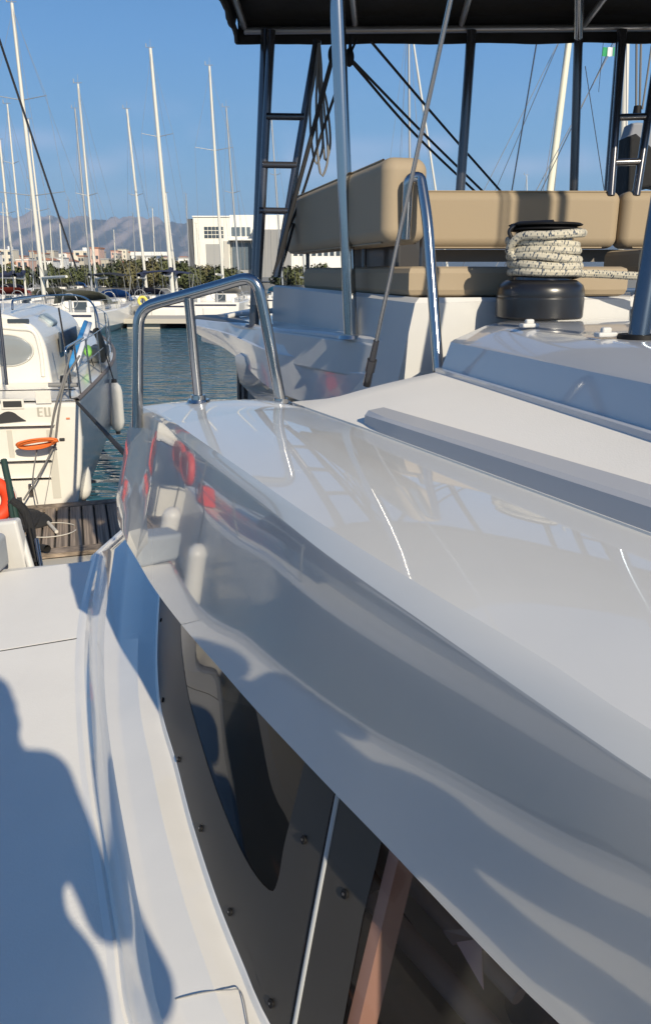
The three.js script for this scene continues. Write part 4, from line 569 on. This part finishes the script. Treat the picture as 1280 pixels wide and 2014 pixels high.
  { const oc = thing('rope_coil', 'bright orange rope coil hanging flat against the cream transom', 'rope', at(74, 873, 9.25)); oc.rotation.y = RY; for (let k = 0; k < 9; k++) { const a = .17 + .05 * rnd(), b = .035 + .03 * rnd(), j = rnd() * .02; mesh('turn', [new THREE.TubeGeometry(new THREE.CatmullRomCurve3(run(t => V(Math.cos(t * 6.283) * a * 1.1 + .02 * Math.sin(t * 9 + k), Math.sin(t * 6.283) * b + .03 * Math.cos(t * 6.283) + j, .01 + .01 * k * .6 + .05 * Math.sin(t * 6.283 + .5)), 16), true), 48, .011, 6, true)], M.orange, oc); } }
  tag(mesh('mooring_line', [tube([at(150, 789, 9.75), at(196, 838, 7.2), at(246, 892, 5.2), at(262, 905, 4.6)], .02, 24)], M.ropeDark), 'taut black mooring line from the yacht cleat to our stern', 'rope');
  const fender = (px, py, d, h, r, label) => { const p = at(px, py, d), f = thing('fender', label, 'fender', p); mesh('tube', [new THREE.LatheGeometry([[0, -h / 2], [r * .35, -h / 2 + .01], [r * .8, -h / 2 + .07], [r, -h / 2 + .16], [r, h / 2 - .16], [r * .8, h / 2 - .07], [r * .35, h / 2 - .01], [0, h / 2]].map(q => new THREE.Vector2(...q)), 24)], mat(C(.70, .68, .62), .55), f); mesh('eye', [cyl(r * .35, r * .4, .06, 0, h / 2 + .01, 0, 12)], P.dark, f); mesh('eye', [cyl(r * .35, r * .3, .06, 0, -h / 2 - .01, 0, 12)], P.dark, f); mesh('lanyard', [rod(V(0, h / 2, 0), V(-.12, h / 2 + .45, -.05), .01)], M.ropeDark, f); return f; };
  fender(229, 800, 12.6, .82, .115, 'white fender hanging nearest the gap, right of the dark hull side'); fender(201, 800, 12.9, .66, .10, 'white fender hanging close left of the foremost fender, on the dark hull'); fender(160, 945, 10.15, .55, .13, 'grey fender in shade beside the pontoon and transom');
  const bd = thing('paddle_board', 'blue and white paddle board standing on edge along the yacht rail', 'board'); { const a = at(148, 716, 11.6), b = at(172, 646, 14), Ln = a.distanceTo(b), e = new THREE.Shape(); for (let i = 0; i <= 40; i++) { const t = i / 40 * 2 * Math.PI, x = Math.cos(t) * Ln * .52, y = Math.sign(Math.sin(t)) * .2 * Math.sqrt(Math.abs(Math.sin(t))); (i ? e.lineTo : e.moveTo).call(e, x, y); } const ex = b.clone().sub(a).normalize(), ey = V(.35, .93, 0).projectOnPlane(ex).normalize(); const q = new THREE.Quaternion().setFromRotationMatrix(new THREE.Matrix4().makeBasis(ex, ey, ex.clone().cross(ey))); const mk = (z, th, m, n) => { const k = mesh(n, new THREE.ExtrudeGeometry(e, { depth: th, bevelEnabled: true, bevelSize: .015, bevelThickness: .012, bevelSegments: 2 }).translate(0, 0, z), m, bd); k.quaternion.copy(q); k.position.copy(lerp(a, b, .5)); }; mk(-.07, .045, mat(C(.03, .22, .5), .45), 'deck'); mk(0, .045, mat(C(.72, .73, .74), .4), 'underside'); }
  tag(mesh('tender_bag', [new THREE.SphereGeometry(.1, 16, 12).scale(.7, 1, .7).translate(...at(173, 690, 13).toArray())], mat(C(.25, .6, .12), .7)), 'small lime green bag beside the blue paddle board', 'bag');
  tag(mesh('stay_wire', [rod(at(-40, -40, 11), at(152, 532, 13.5), .016)], M.steelDark), 'dark stay wire slanting down across the sky at the upper left', 'wire');
}
// ---- far quay
{
  const o = thing('stone_quay', 'pale concrete quay with dark gaps on the far side of the water', 'quay', V(-11, 0, -49.5)); const d = 48.5, X = px => at(px, 640, d).x + 11;
  const y1 = at(300, 627, d).y, y0 = at(300, 642, d).y;
  mesh('deck', [box(X(480) - X(175), .28, 4, (X(480) + X(175)) / 2, y1 - .14, -1)], P.conc, o);
  for (const [a, b] of [[175, 193], [228, 236], [247, 312], [368, 378], [420, 480]]) mesh('pier', [box(X(b) - X(a), y1 - .3 + .6, 3.6, (X(b) + X(a)) / 2, (y1 - .3 - .6) / 2, -1.2)], P.conc, o);
  mesh('underside', [box(X(480) - X(175), y1 - .3, 2, (X(480) + X(175)) / 2, (y1 - .3) / 2, -2.6)], P.dark, o);
}
// ---- far boats
const boatM = { white: mat(C(.76, .74, .70), .35, { clearcoat: .6 }), navy: mat(C(.02, .025, .06), .8), blue: mat(C(.01, .10, .38), .7), cyan: mat(C(.02, .22, .42), .7), greyC: mat(C(.17, .18, .15), .8), black: mat(C(.02, .02, .022), .8), red: mat(C(.3, .05, .03), .8), spar: mat(C(.62, .60, .54), .45), sparGrey: mat(C(.36, .37, .38), .4, { metalness: .4 }), wood: mat(C(.25, .13, .06), .7), wire: mat(C(.25, .26, .28), .5) };
function sailboat(o) { // o: px, d, beam, len, free, label, canvas, mast [[topx,topy],[basex,basey]], sprd [[y, halfPx]]
  const base = at(o.px, 600, o.d), b = o.beam / 2, fr = o.free || 1.1, L = o.len || 11; const t = thing(o.name || 'sailboat', o.label, o.cat || 'sailboat', V(base.x, 0, -o.d), o.group);
  const rows = []; for (let i = 0; i <= 12; i++) { const k = i / 12, h = b * (k < .3 ? .86 + .14 * k / .3 : Math.sqrt(Math.max(0.0009, 1 - Math.pow((k - .3) / .7, 2)))), y = fr + .25 * k * k, z = -k * L; rows.push([V(0, y, z), V(-h * .97, y, z), V(-h, y - .06, z), V(-h * .96, .4, z), V(-h * .6, -.3, z), V(h * .6, -.3, z), V(h * .96, .4, z), V(h, y - .06, z), V(h * .97, y, z), V(0, y, z)]); }
  mesh('hull', [loft(rows, .5)], o.hullM || boatM.white, t); mesh('transom', [poly([V(-b * .86, fr, 0), V(b * .86, fr, 0), V(b * .82, .4, 0), V(b * .5, -.3, 0), V(-b * .5, -.3, 0), V(-b * .82, .4, 0)])], o.hullM || boatM.white, t);
  mesh('transom_step', [rbox(b * .9, .5, .12, .05, 0, fr * .55, .03)], boatM.white, t); mesh('stripe', [box(b * 1.5, .1, .05, 0, fr - .18, .01)], o.canvas || boatM.navy, t);
  const cab = mesh('cabin', [rbox(b * 1.25, .55, L * .38, .14, 0, fr + .22, -L * .42)], boatM.white, t); mesh('window', [rbox(b * 1.27, .16, L * .25, .04, 0, fr + .30, -L * .42)], P.glass, cab); mesh('hatch', [box(b * .4, .5, .06, 0, fr + .2, -L * .23)], P.glass, cab);
  mesh('coaming', [rbox(.22, .3, L * .2, .06, -b * .62, fr + .12, -L * .12), rbox(.22, .3, L * .2, .06, b * .62, fr + .12, -L * .12)], boatM.white, t); mesh('steering_wheel', [new THREE.TorusGeometry(.42, .025, 6, 24).translate(0, fr + .55, -.9), cyl(.08, .1, .6, 0, fr + .3, -.95, 10)], boatM.sparGrey, t);
  if (o.hood) { const w = b * .85, h = .75, r = []; for (let i = 0; i <= 8; i++) { const a = Math.PI * i / 8; r.push([V(-Math.cos(a) * w, fr + .35 + Math.pow(Math.sin(a), .6) * h, -L * .24), V(-Math.cos(a) * w * .97, fr + .35 + Math.pow(Math.sin(a), .6) * h * .95, -L * .3), V(-Math.cos(a) * w * .9, fr + .35 + Math.sin(a) * .15, -L * .38)]); } mesh('sprayhood', [loft(r, .8)], o.hood, t); }
  if (o.bim) { const w = b * .95, y = fr + 2.0; const r = []; for (let i = 0; i <= 8; i++) { const x = -w + 2 * w * i / 8, k = .16 * Math.sin(Math.PI * i / 8); r.push([V(x, y + k - .1, -.2), V(x, y + k, -.8), V(x, y + k, -1.8), V(x, y + k - .1, -2.4)]); } mesh('bimini', [loft(r, .8)], o.bim, t); mesh('bimini_frame', [-1, 1].flatMap(s => [rod(V(s * w, y - .08, -.3), V(s * w * .95, fr, -1.2), .02, .02, 6), rod(V(s * w, y - .08, -2.3), V(s * w * .95, fr, -1.3), .02, .02, 6)]), boatM.sparGrey, t); }
  const rails = []; for (const s of [-1, 1]) { rails.push(rod(V(s * b * .84, fr + .6, -.05), V(s * b * .97, fr + .62, -L * .35), .014, .014, 5), rod(V(s * b * .84, fr + .3, -.05), V(s * b * .97, fr + .32, -L * .35), .01, .01, 5)); for (let k = 0; k < 4; k++) rails.push(rod(V(s * b * (.84 + .03 * k), fr - .02, -.06 - k * L * .11), V(s * b * (.84 + .03 * k), fr + .62, -.06 - k * L * .11), .015, .015, 5)); rails.push(rod(V(s * b * .84, fr + .6, -.05), V(s * b * .3, fr + .6, .02), .014, .014, 5)); } mesh('rail', rails, boatM.sparGrey, t).userData.kind = 'stuff';
  if (o.mast) { const dm = o.d + L * .42, T = at(...o.mast[0], dm).sub(t.position), B = at(...o.mast[1], dm).sub(t.position); const dir = T.clone().sub(B).normalize(); const foot = B.clone().addScaledVector(dir, -(B.y - fr - .4) / dir.y); const r = (o.mw || 5) * .86 / FPX * dm / 2; const ms = mesh('mast', [rod(foot, T, r * 1.06, r * .72, 10)], o.spar || boatM.spar, t); const P_ = y => foot.clone().addScaledVector(dir, (y - foot.y) / dir.y);
    const sp = [], hy = []; for (const [py, hp] of (o.sprd || [])) { const q = at(0, py, dm).y, c = P_(q), w = hp / FPX * dm; sp.push(rod(c, c.clone().add(V(-w, .12 + .04 * w, .3)), .03, .02, 6), rod(c, c.clone().add(V(w, .12 + .04 * w, .3)), .03, .02, 6)); hy.push([c, w]); } if (sp.length) mesh('spreader', sp, boatM.sparGrey, ms);
    const wires = []; for (const s of [-1, 1]) { let prev = V(s * b * .9, fr, foot.z + .1); for (const [c, w] of hy.slice().sort((p, q) => p[0].y - q[0].y)) { const e = c.clone().add(V(s * w, .15, .3)); wires.push(rod(prev, e, .009, .009, 4)); prev = e; } wires.push(rod(prev, T.clone().addScaledVector(dir, -.3), .008, .008, 4)); } wires.push(rod(V(0, fr, -L + .15), T.clone().addScaledVector(dir, -.2), .009, .009, 4), rod(V(0, fr, -.1), T.clone().addScaledVector(dir, -.05), .008, .008, 4)); mesh('rigging', wires, boatM.wire, ms).userData.kind = 'stuff';
    mesh('masthead', [rod(T.clone().add(V(-.3, .06, 0)), T.clone().add(V(.25, .06, 0)), .02, .02, 5), rod(T, T.clone().add(V(.02, .55, 0)), .014, .01, 5), rod(T.clone().add(V(-.28, .06, 0)), T.clone().add(V(-.28, .3, 0)), .03, .03, 6)], boatM.sparGrey, ms);
    const goose = P_(fr + 1.75), end = V(.05, fr + 1.85, -.6); mesh('boom', [rod(goose, end, .08, .07, 8)], o.spar || boatM.spar, t); if (o.cover) mesh('sail_cover', [tube([goose.clone().add(V(0, .5, 0)), lerp(goose, end, .3).add(V(0, .26, 0)), lerp(goose, end, .7).add(V(0, .2, 0)), end.clone().add(V(0, .13, 0))], .17, 16, 8)], o.cover, t);
    if (o.furl) { const a = V(0, fr + .5, -L + .15), e = T.clone().addScaledVector(dir, -.8); mesh('furled_sail', [rod(a, lerp(a, e, .4), .05, .09, 8), rod(lerp(a, e, .4), e, .09, .03, 8)], boatM.spar, t); } }
  return t;
}
const W = boatM;
sailboat({ px: 128, d: 43, beam: 3.7, len: 12, free: 1.25, label: 'white sailboat with olive grey sprayhood moored behind the near yacht', hood: W.greyC, mast: [[24, 6], [90, 605]], mw: 9, sprd: [[197, 46], [385, 62]] });
sailboat({ px: 78, d: 60, beam: 3.6, len: 11, label: 'sailboat whose slim mast rises just right of the thick white mast', mast: [[56, 235], [95, 570]], mw: 5, spar: W.spar, sprd: [[415, 22]], hood: W.greyC, cover: W.greyC });
sailboat({ px: 28, d: 57, beam: 3.6, len: 11, label: 'sailboat at the left with tall thin mast and dark sail cover', mast: [[15, 205], [50, 560]], mw: 4.5, sprd: [[322, 14]], cover: W.navy });
sailboat({ px: -6, d: 62, beam: 3.7, len: 12, label: 'sailboat at the left edge with white mast and dark furled sail', mast: [[0, 275], [28, 545]], mw: 6, cover: W.navy, hood: W.red, sprd: [[420, 18]] });
sailboat({ px: 209, d: 52, beam: 2.5, len: 9, free: 1.15, label: 'small sailboat with bright blue sprayhood and black bimini by the quay', hood: W.blue, bim: W.black, mast: [[154, 165], [190, 562]], mw: 6, sprd: [[385, 20]], hullM: W.white });
sailboat({ px: 176, d: 70, beam: 3.4, len: 11, label: 'sailboat behind with a grey mast close beside the taller pale one', mast: [[148, 214], [180, 555]], mw: 5, spar: W.sparGrey, cover: W.greyC });
sailboat({ px: 272, d: 60, beam: 3.6, len: 11, label: 'white sailboat with navy sail cover and short mast behind the quay', mast: [[250, 215], [287, 552]], mw: 6, sprd: [[385, 14]], cover: W.navy, hood: W.navy });
sailboat({ px: 322, d: 54, beam: 3.7, len: 13, free: 1.3, label: 'white sailboat with navy bimini and the tall cream mast behind the handrail', mast: [[296, 95], [338, 552]], mw: 9, sprd: [[269, 28]], bim: W.navy, cover: W.navy });
sailboat({ px: 352, d: 66, beam: 3.5, len: 11, label: 'sailboat with a mast that rises close right of the tall cream mast', mast: [[326, 380], [346, 548]], mw: 5, cover: W.navy });
sailboat({ px: 424, d: 55, beam: 3.8, len: 12, free: 1.35, label: 'white sailboat moored in front of the white hall, with a pale mast', mast: [[412, 130], [437, 525]], mw: 6.5, sprd: [[296, 34]], hood: W.white });
sailboat({ px: 466, d: 60, beam: 3.6, len: 12, label: 'white sailboat with thin grey mast in front of the white hall', mast: [[445, 212], [470, 540]], mw: 4.5, spar: W.sparGrey, sprd: [[380, 14]], cover: W.greyC });
sailboat({ px: 552, d: 72, beam: 3.2, len: 10, label: 'small white sailboat with blue cover seen through the left ladder', mast: [[534, 236], [556, 560]], mw: 4, spar: W.sparGrey, hood: W.cyan, sprd: [[345, 10]] });
sailboat({ px: 590, d: 64, beam: 3.2, len: 10, label: 'white sailboat half hidden behind the taupe cushion', mast: [[585, 330], [600, 560]], mw: 3.5, spar: W.sparGrey });
sailboat({ px: 116, d: 105, beam: 3.2, len: 10, label: 'distant sailboat with a short white mast before the town', mast: [[118, 440], [126, 545]], mw: 4 }); 
sailboat({ px: 210, d: 115, beam: 3.2, len: 10, label: 'distant sailboat with tiny mast left of the olive trees', mast: [[226, 500], [229, 550]], mw: 2 });
sailboat({ px: 850, d: 46, beam: 3.8, len: 12, label: 'sailboat whose thin white mast slants behind the steel shroud', mast: [[800, 0], [858, 385]], mw: 5 });
sailboat({ px: 806, d: 40, beam: 3.8, len: 12, label: 'sailboat whose grey mast stands upright behind the shroud', mast: [[803, 20], [806, 380]], mw: 6, spar: W.sparGrey });
sailboat({ px: 1036, d: 90, beam: 3.4, len: 11, label: 'distant sailboat with the tip of its mast above the long cushion', mast: [[1035, 345], [1036, 400]], mw: 2.5 });
sailboat({ px: 1020, d: 15, beam: 3.9, len: 12, free: 1.2, label: 'sailboat with a thick cream mast leaning right behind the long cushion', mast: [[1128, 0], [1079, 390]], mw: 17, spar: mat(C(.74, .70, .55), .45) });
sailboat({ px: 1268, d: 9, beam: 3.9, len: 12, free: 1.2, label: 'sailboat at the right edge with white mast and black sail bag', mast: [[1232, 0], [1222, 400]], mw: 19 });
['first', 'second', 'third', 'fourth', 'fifth', 'sixth', 'seventh', 'eighth', 'ninth'].forEach((n, i) => sailboat({ px: [8, 62, 104, 140, 232, 268, 306, 372, 392][i], d: 84 + 7 * i, beam: 3.2, len: 10, label: 'distant white sailboat with thin short mast, ' + n + ' such from the left', cover: [W.navy, W.greyC, W.blue, W.black][i % 4], hood: [W.navy, null, W.greyC, W.blue][i % 4], mast: [[[6, 400], [60, 352], [98, 425], [135, 395], [224, 452], [262, 420], [300, 410], [366, 382], [386, 440]][i], [[12, 545], [66, 545], [106, 545], [142, 545], [230, 545], [268, 545], [307, 545], [374, 545], [393, 545]][i]], mw: 2.6, spar: i % 2 ? W.sparGrey : W.spar }));
{ const b = thing('horseshoe_buoy', 'small yellow horseshoe buoy on a stern rail beside the handrail corner', 'lifebuoy', at(281, 592, 53)); mesh('ring', [new THREE.TorusGeometry(.26, .09, 10, 24)], mat(C(.75, .62, .12), .6), b); mesh('strap', [box(.05, .5, .04)], W.black, b); }
// the boat lying alongside us, outside the frame: the glossy roof side mirrors it
{ const t = sailboat({ px: 640, d: 6.9, beam: 3.4, len: 12, free: 1.45, label: 'white sailboat moored alongside to the left, showing only as reflections in the glossy roof side', hood: W.navy, bim: W.black, cover: W.red }); t.position.set(-6.15, 0, -6.7); t.rotation.y = Math.PI + .40; t.updateMatrixWorld(true); const red = mat(C(.72, .05, .02), .5), q = (x, y, z) => V(x, y, z).applyMatrix4(t.matrixWorld);
  const lb = (x, y, z, lab) => { const o = thing('lifebuoy', lab, 'lifebuoy', q(x, y, z)); o.rotation.y = .4 + Math.PI / 2; mesh('ring', [new THREE.TorusGeometry(.24, .075, 12, 28)], red, o); mesh('strap', [box(.06, .62, .05)], W.white, o); };
  lb(-1.55, 1.95, -.1, 'red lifebuoy on the rail of the boat alongside, mirrored in the roof corner'); lb(-1.62, 1.9, -.75, 'second red lifebuoy further forward on the boat alongside, mirrored only');
  ['a', 'b'].forEach((_, i) => { const f = thing('fender', ['white fender on the side of the boat alongside, nearest its stern', 'white fender further forward on the boat alongside, mirrored only'][i], 'fender', q(-1.85, .95, -1.0 - i * 1.5)); mesh('tube', [new THREE.CapsuleGeometry(.12, .5, 6, 16)], W.white, f); mesh('lanyard', [rod(V(0, .35, 0), V(.1, .9, .1), .01)], W.black, f); });
  const j = thing('jerrycan', 'red fuel can standing on the deck of the boat alongside, mirrored only', 'canister', q(-1.4, 1.65, -1.35)); mesh('can', [rbox(.3, .36, .2, .04)], red, j); mesh('cap', [cyl(.04, .04, .05, .08, .2, 0, 12)], W.black, j); }
// sail bag and grey cloth of the boat at the right edge
{
  const o = thing('sail_bag', 'black sail bag with grey cloth on top, seen through the right ladder', 'sail bag'); const d = 9.6; const A = (x, y, k = 0) => at(x, y, d + k);
  const ex = (pts, th, m, n, z) => { const q = pts.map(p => A(...p)), s = new THREE.Shape(q.map(p => new THREE.Vector2(p.x, p.y))); mesh(n, [new THREE.ExtrudeGeometry(s, { depth: th, bevelEnabled: true, bevelSize: .03, bevelThickness: .05, bevelSegments: 3, bevelOffset: -.03 }).translate(0, 0, -d - z)], m, o); };
  ex([[1204, 395], [1208, 280], [1222, 275], [1250, 300], [1300, 315], [1360, 320], [1360, 390], [1270, 372], [1230, 380]], .4, M.canvas, 'bag', 0); ex([[1226, 282], [1243, 262], [1250, 238], [1262, 236], [1300, 240], [1360, 250], [1360, 330], [1280, 310], [1250, 296]], .2, mat(C(.24, .25, .28), .85), 'cloth', .35); mesh('halyard', [rod(A(1250, 215), A(1251, 60), .012), rod(A(1257, 215), A(1260, 60), .012), rod(A(1262, 215), A(1285, 60), .01)], M.ropeGrey, o); mesh('shackle', [cyl(.04, .05, .12, ...A(1252, 220).toArray(), 10)], M.black, o);
}
{ const d = 13; tag(mesh('stay_wire', [rod(at(1062, 40, d), at(1003, 392, d), .011)], M.steelDark), 'dark stay wire slanting behind the bimini left of the cream mast', 'wire'); tag(mesh('stay_wire', [rod(at(1150, 130, d), at(1190, 392, d), .006)], M.steelDark), 'thin stay wire right of the cream mast, leaning left', 'wire');
  const fl = thing('flag', 'small green and white flag just under the bimini edge', 'flag', at(1196, 101, 12)); const f = (c, x, n) => mesh(n, [loft(run(t => [V(x + .07 * t - .035, .05, .01 * Math.sin(t * 6)), V(x + .07 * t - .035, -.06, .012 * Math.sin(t * 6 + 1))], 6), 1)], mat(c, .8), fl); f(C(.03, .3, .12), -.05, 'green_panel'); f(C(.7, .7, .7), .02, 'white_panel'); f(C(.05, .3, .16), .09, 'green_panel'); mesh('halyard', [rod(V(-.085, .4, 0), V(-.085, -.5, 0), .004)], M.steelDark, fl); }
// ================================================================ the photographer, standing on the side deck
{
  function body(bones, min, max, cell, k) { // smooth union of tapered capsules, meshed
    const size = Math.ceil(Math.max(max.x - min.x, max.y - min.y, max.z - min.z) / cell) + 2, mc = new MarchingCubes(size, M.black, false, false, 400000), ext = size * cell; mc.isolation = 0;
    const f = mc.field; let i = 0; for (let z = 0; z < size; z++) for (let y = 0; y < size; y++) for (let x = 0; x < size; x++, i++) { const px = min.x + x * cell, py = min.y + y * cell, pz = min.z + z * cell; let d = 1e3; for (const b of bones) { const ax = px - b.a.x, ay = py - b.a.y, az = pz - b.a.z; let t = b.l2 ? (ax * b.d.x + ay * b.d.y + az * b.d.z) / b.l2 : 0; t = t < 0 ? 0 : t > 1 ? 1 : t; const ex = ax - b.d.x * t, ey = ay - b.d.y * t, ez = (az - b.d.z * t) * b.sz; const q = Math.sqrt(ex * ex + ey * ey + ez * ez) - (b.r0 + (b.r1 - b.r0) * t); if (q > d + .2) continue; const h = Math.max(k - Math.abs(d - q), 0) / k; d = Math.min(d, q) - h * h * k * .25; } f[i] = -d; }
    mc.update(); const n = mc.count, g = new THREE.BufferGeometry(), p = mc.positionArray.slice(0, n * 3), nn = mc.normalArray.slice(0, n * 3), half = size / 2; for (let j = 0; j < n; j++) { p[j * 3] = min.x + (p[j * 3] * half + half) * cell; p[j * 3 + 1] = min.y + (p[j * 3 + 1] * half + half) * cell; p[j * 3 + 2] = min.z + (p[j * 3 + 2] * half + half) * cell; const L = Math.hypot(nn[j * 3], nn[j * 3 + 1], nn[j * 3 + 2]) || 1; nn[j * 3] /= L; nn[j * 3 + 1] /= L; nn[j * 3 + 2] /= L; }
    g.setAttribute('position', new THREE.BufferAttribute(p, 3)); g.setAttribute('normal', new THREE.BufferAttribute(nn, 3)); return g;
  }
  const G = 1.1, bone = (a, b, r0, r1 = r0, sz = 1) => { const d = b.clone().sub(a); return { a, d, l2: d.lengthSq(), r0, r1, sz }; };
  const X = .07, Z = .30, y = 1.7;
  const v = (x, yy, z) => V(X + x * G, y + yy * G, Z + z * G), B = (a, b, r0, r1 = r0, sz = 1) => bone(a, b, r0 * G, r1 * G, sz);
  const legs = [], bones = [];
  for (const s of [-1, 1]) { legs.push(B(v(s * .09, .90, 0), v(s * .12, .50, -.02), .088, .062), B(v(s * .12, .50, -.02), v(s * .13, .10, .03), .056, .040), B(v(s * .13, .05, .05), v(s * .16, .04, -.13), .045, .038)); }
  const torso = [B(v(-.07, .93, 0), v(.07, .93, 0), .125, .125, 1.15), B(v(0, 1.0, 0), v(0, 1.2, .0), .135, .15, 1.3), B(v(-.09, 1.32, 0), v(.09, 1.32, 0), .125, .125, 1.25), B(v(-.15, 1.40, 0), v(.15, 1.40, 0), .065, .065)];
  const hp = { '-1': V(-.048, 3.255, .05), '1': V(.048, 3.275, .05) }, el = { '-1': v(-.25, 1.10, -.06), '1': v(.235, 1.06, -.02) };
  const arms = []; for (const s of [-1, 1]) { const e = el[s], w = hp[s].clone().add(V(s * .02, -.06, .06)); arms.push(B(v(s * .185, 1.38, 0), e, .055, .042), B(e, w, .040, .028)); }
  const neck = [B(v(0, 1.40, 0), v(0, 1.52, -.02), .056, .052)], head = [B(v(0, 1.64, .0), v(0, 1.60, -.02), .098, .085), B(v(0, 1.56, -.045), v(0, 1.545, -.055), .055, .045), B(v(0, 1.61, -.10), v(0, 1.595, -.118), .014, .016), B(v(-.092, 1.61, 0), v(-.092, 1.63, 0), .018, .02), B(v(.092, 1.61, 0), v(.092, 1.63, 0), .018, .02)];
  const all = [...legs, ...torso, ...arms, ...neck, ...head];
  const g = body(all, V(X - .6, y - .02, Z - .55), V(X + .6, y + 1.98, Z + .3), .0145, .035);
  const p = g.attributes.position, col = new Float32Array(p.count * 3); for (let i = 0; i < p.count; i++) { const yy = (p.getY(i) - y) / G, zz = (p.getZ(i) - Z) / G, xx = Math.abs(p.getX(i) - X) / G; const c = yy < .1 ? [.5, .5, .5] : yy < .98 && xx < .3 ? [.03, .04, .08] : (yy > 1.47 && xx < .14) || zz < -.2 ? [.42, .24, .16] : [.12, .14, .18]; col.set(c, i * 3); } g.setAttribute('color', new THREE.BufferAttribute(col, 3));
  const o = thing('person', 'person in grey shirt and dark trousers holding up a phone on the side deck', 'person', V(0, 0, 0)); mesh('body', g, mat(C(1, 1, 1), .8, { vertexColors: true }), o);
  mesh('hair', body([bone(v(0, 1.665, .02), v(0, 1.64, .04), .115, .106)], V(X - .2, y + 1.6, Z - .2), V(X + .2, y + 2.05, Z + .25), .012, .02), mat(C(.04, .025, .015), .8), o);
  for (const s of [-1, 1]) { // each hand: palm, four fingers behind the phone's edge and a thumb in front
    const w = hp[s].clone(), hb = [bone(w.clone().add(V(s * .02, -.06, .06)), w.clone().add(V(s * .006, -.03, .03)), .028, .026), bone(w.clone().add(V(s * .012, -.03, .03)), w.clone().add(V(s * .012, .02, .022)), .022, .02)];
    for (let k = 0; k < 4; k++) { const b0 = w.clone().add(V(s * .014, -.025 + k * .019, .022)), l = [.026, .03, .028, .022][k], m1 = b0.clone().add(V(s * .006, .002, -l)), e = m1.clone().add(V(-s * .03, .002, -.006)); hb.push(bone(b0, m1, .009, .0085), bone(m1, e, .0085, .007)); }
    const t0 = w.clone().add(V(s * .008, -.02, .034)), t1 = t0.clone().add(V(-s * .022, .022, .004)); hb.push(bone(t0, t1, .011, .009), bone(t1, t1.clone().add(V(-s * .018, .012, -.004)), .009, .008));
    mesh('hand', body(hb, w.clone().add(V(-.08, -.1, -.06)), w.clone().add(V(.08, .08, .1)), .004, .006), mat(C(.42, .24, .16), .7), o);
  }
  const ph = thing('phone', 'black phone held up in both hands', 'phone', V(0, 3.3, .035)); mesh('case', [rbox(.076, .155, .009, .004)], M.black, ph); mesh('screen', [box(.07, .148, .001, 0, 0, .0055)], P.glass, ph);
}

renderer.render(scene, camera);
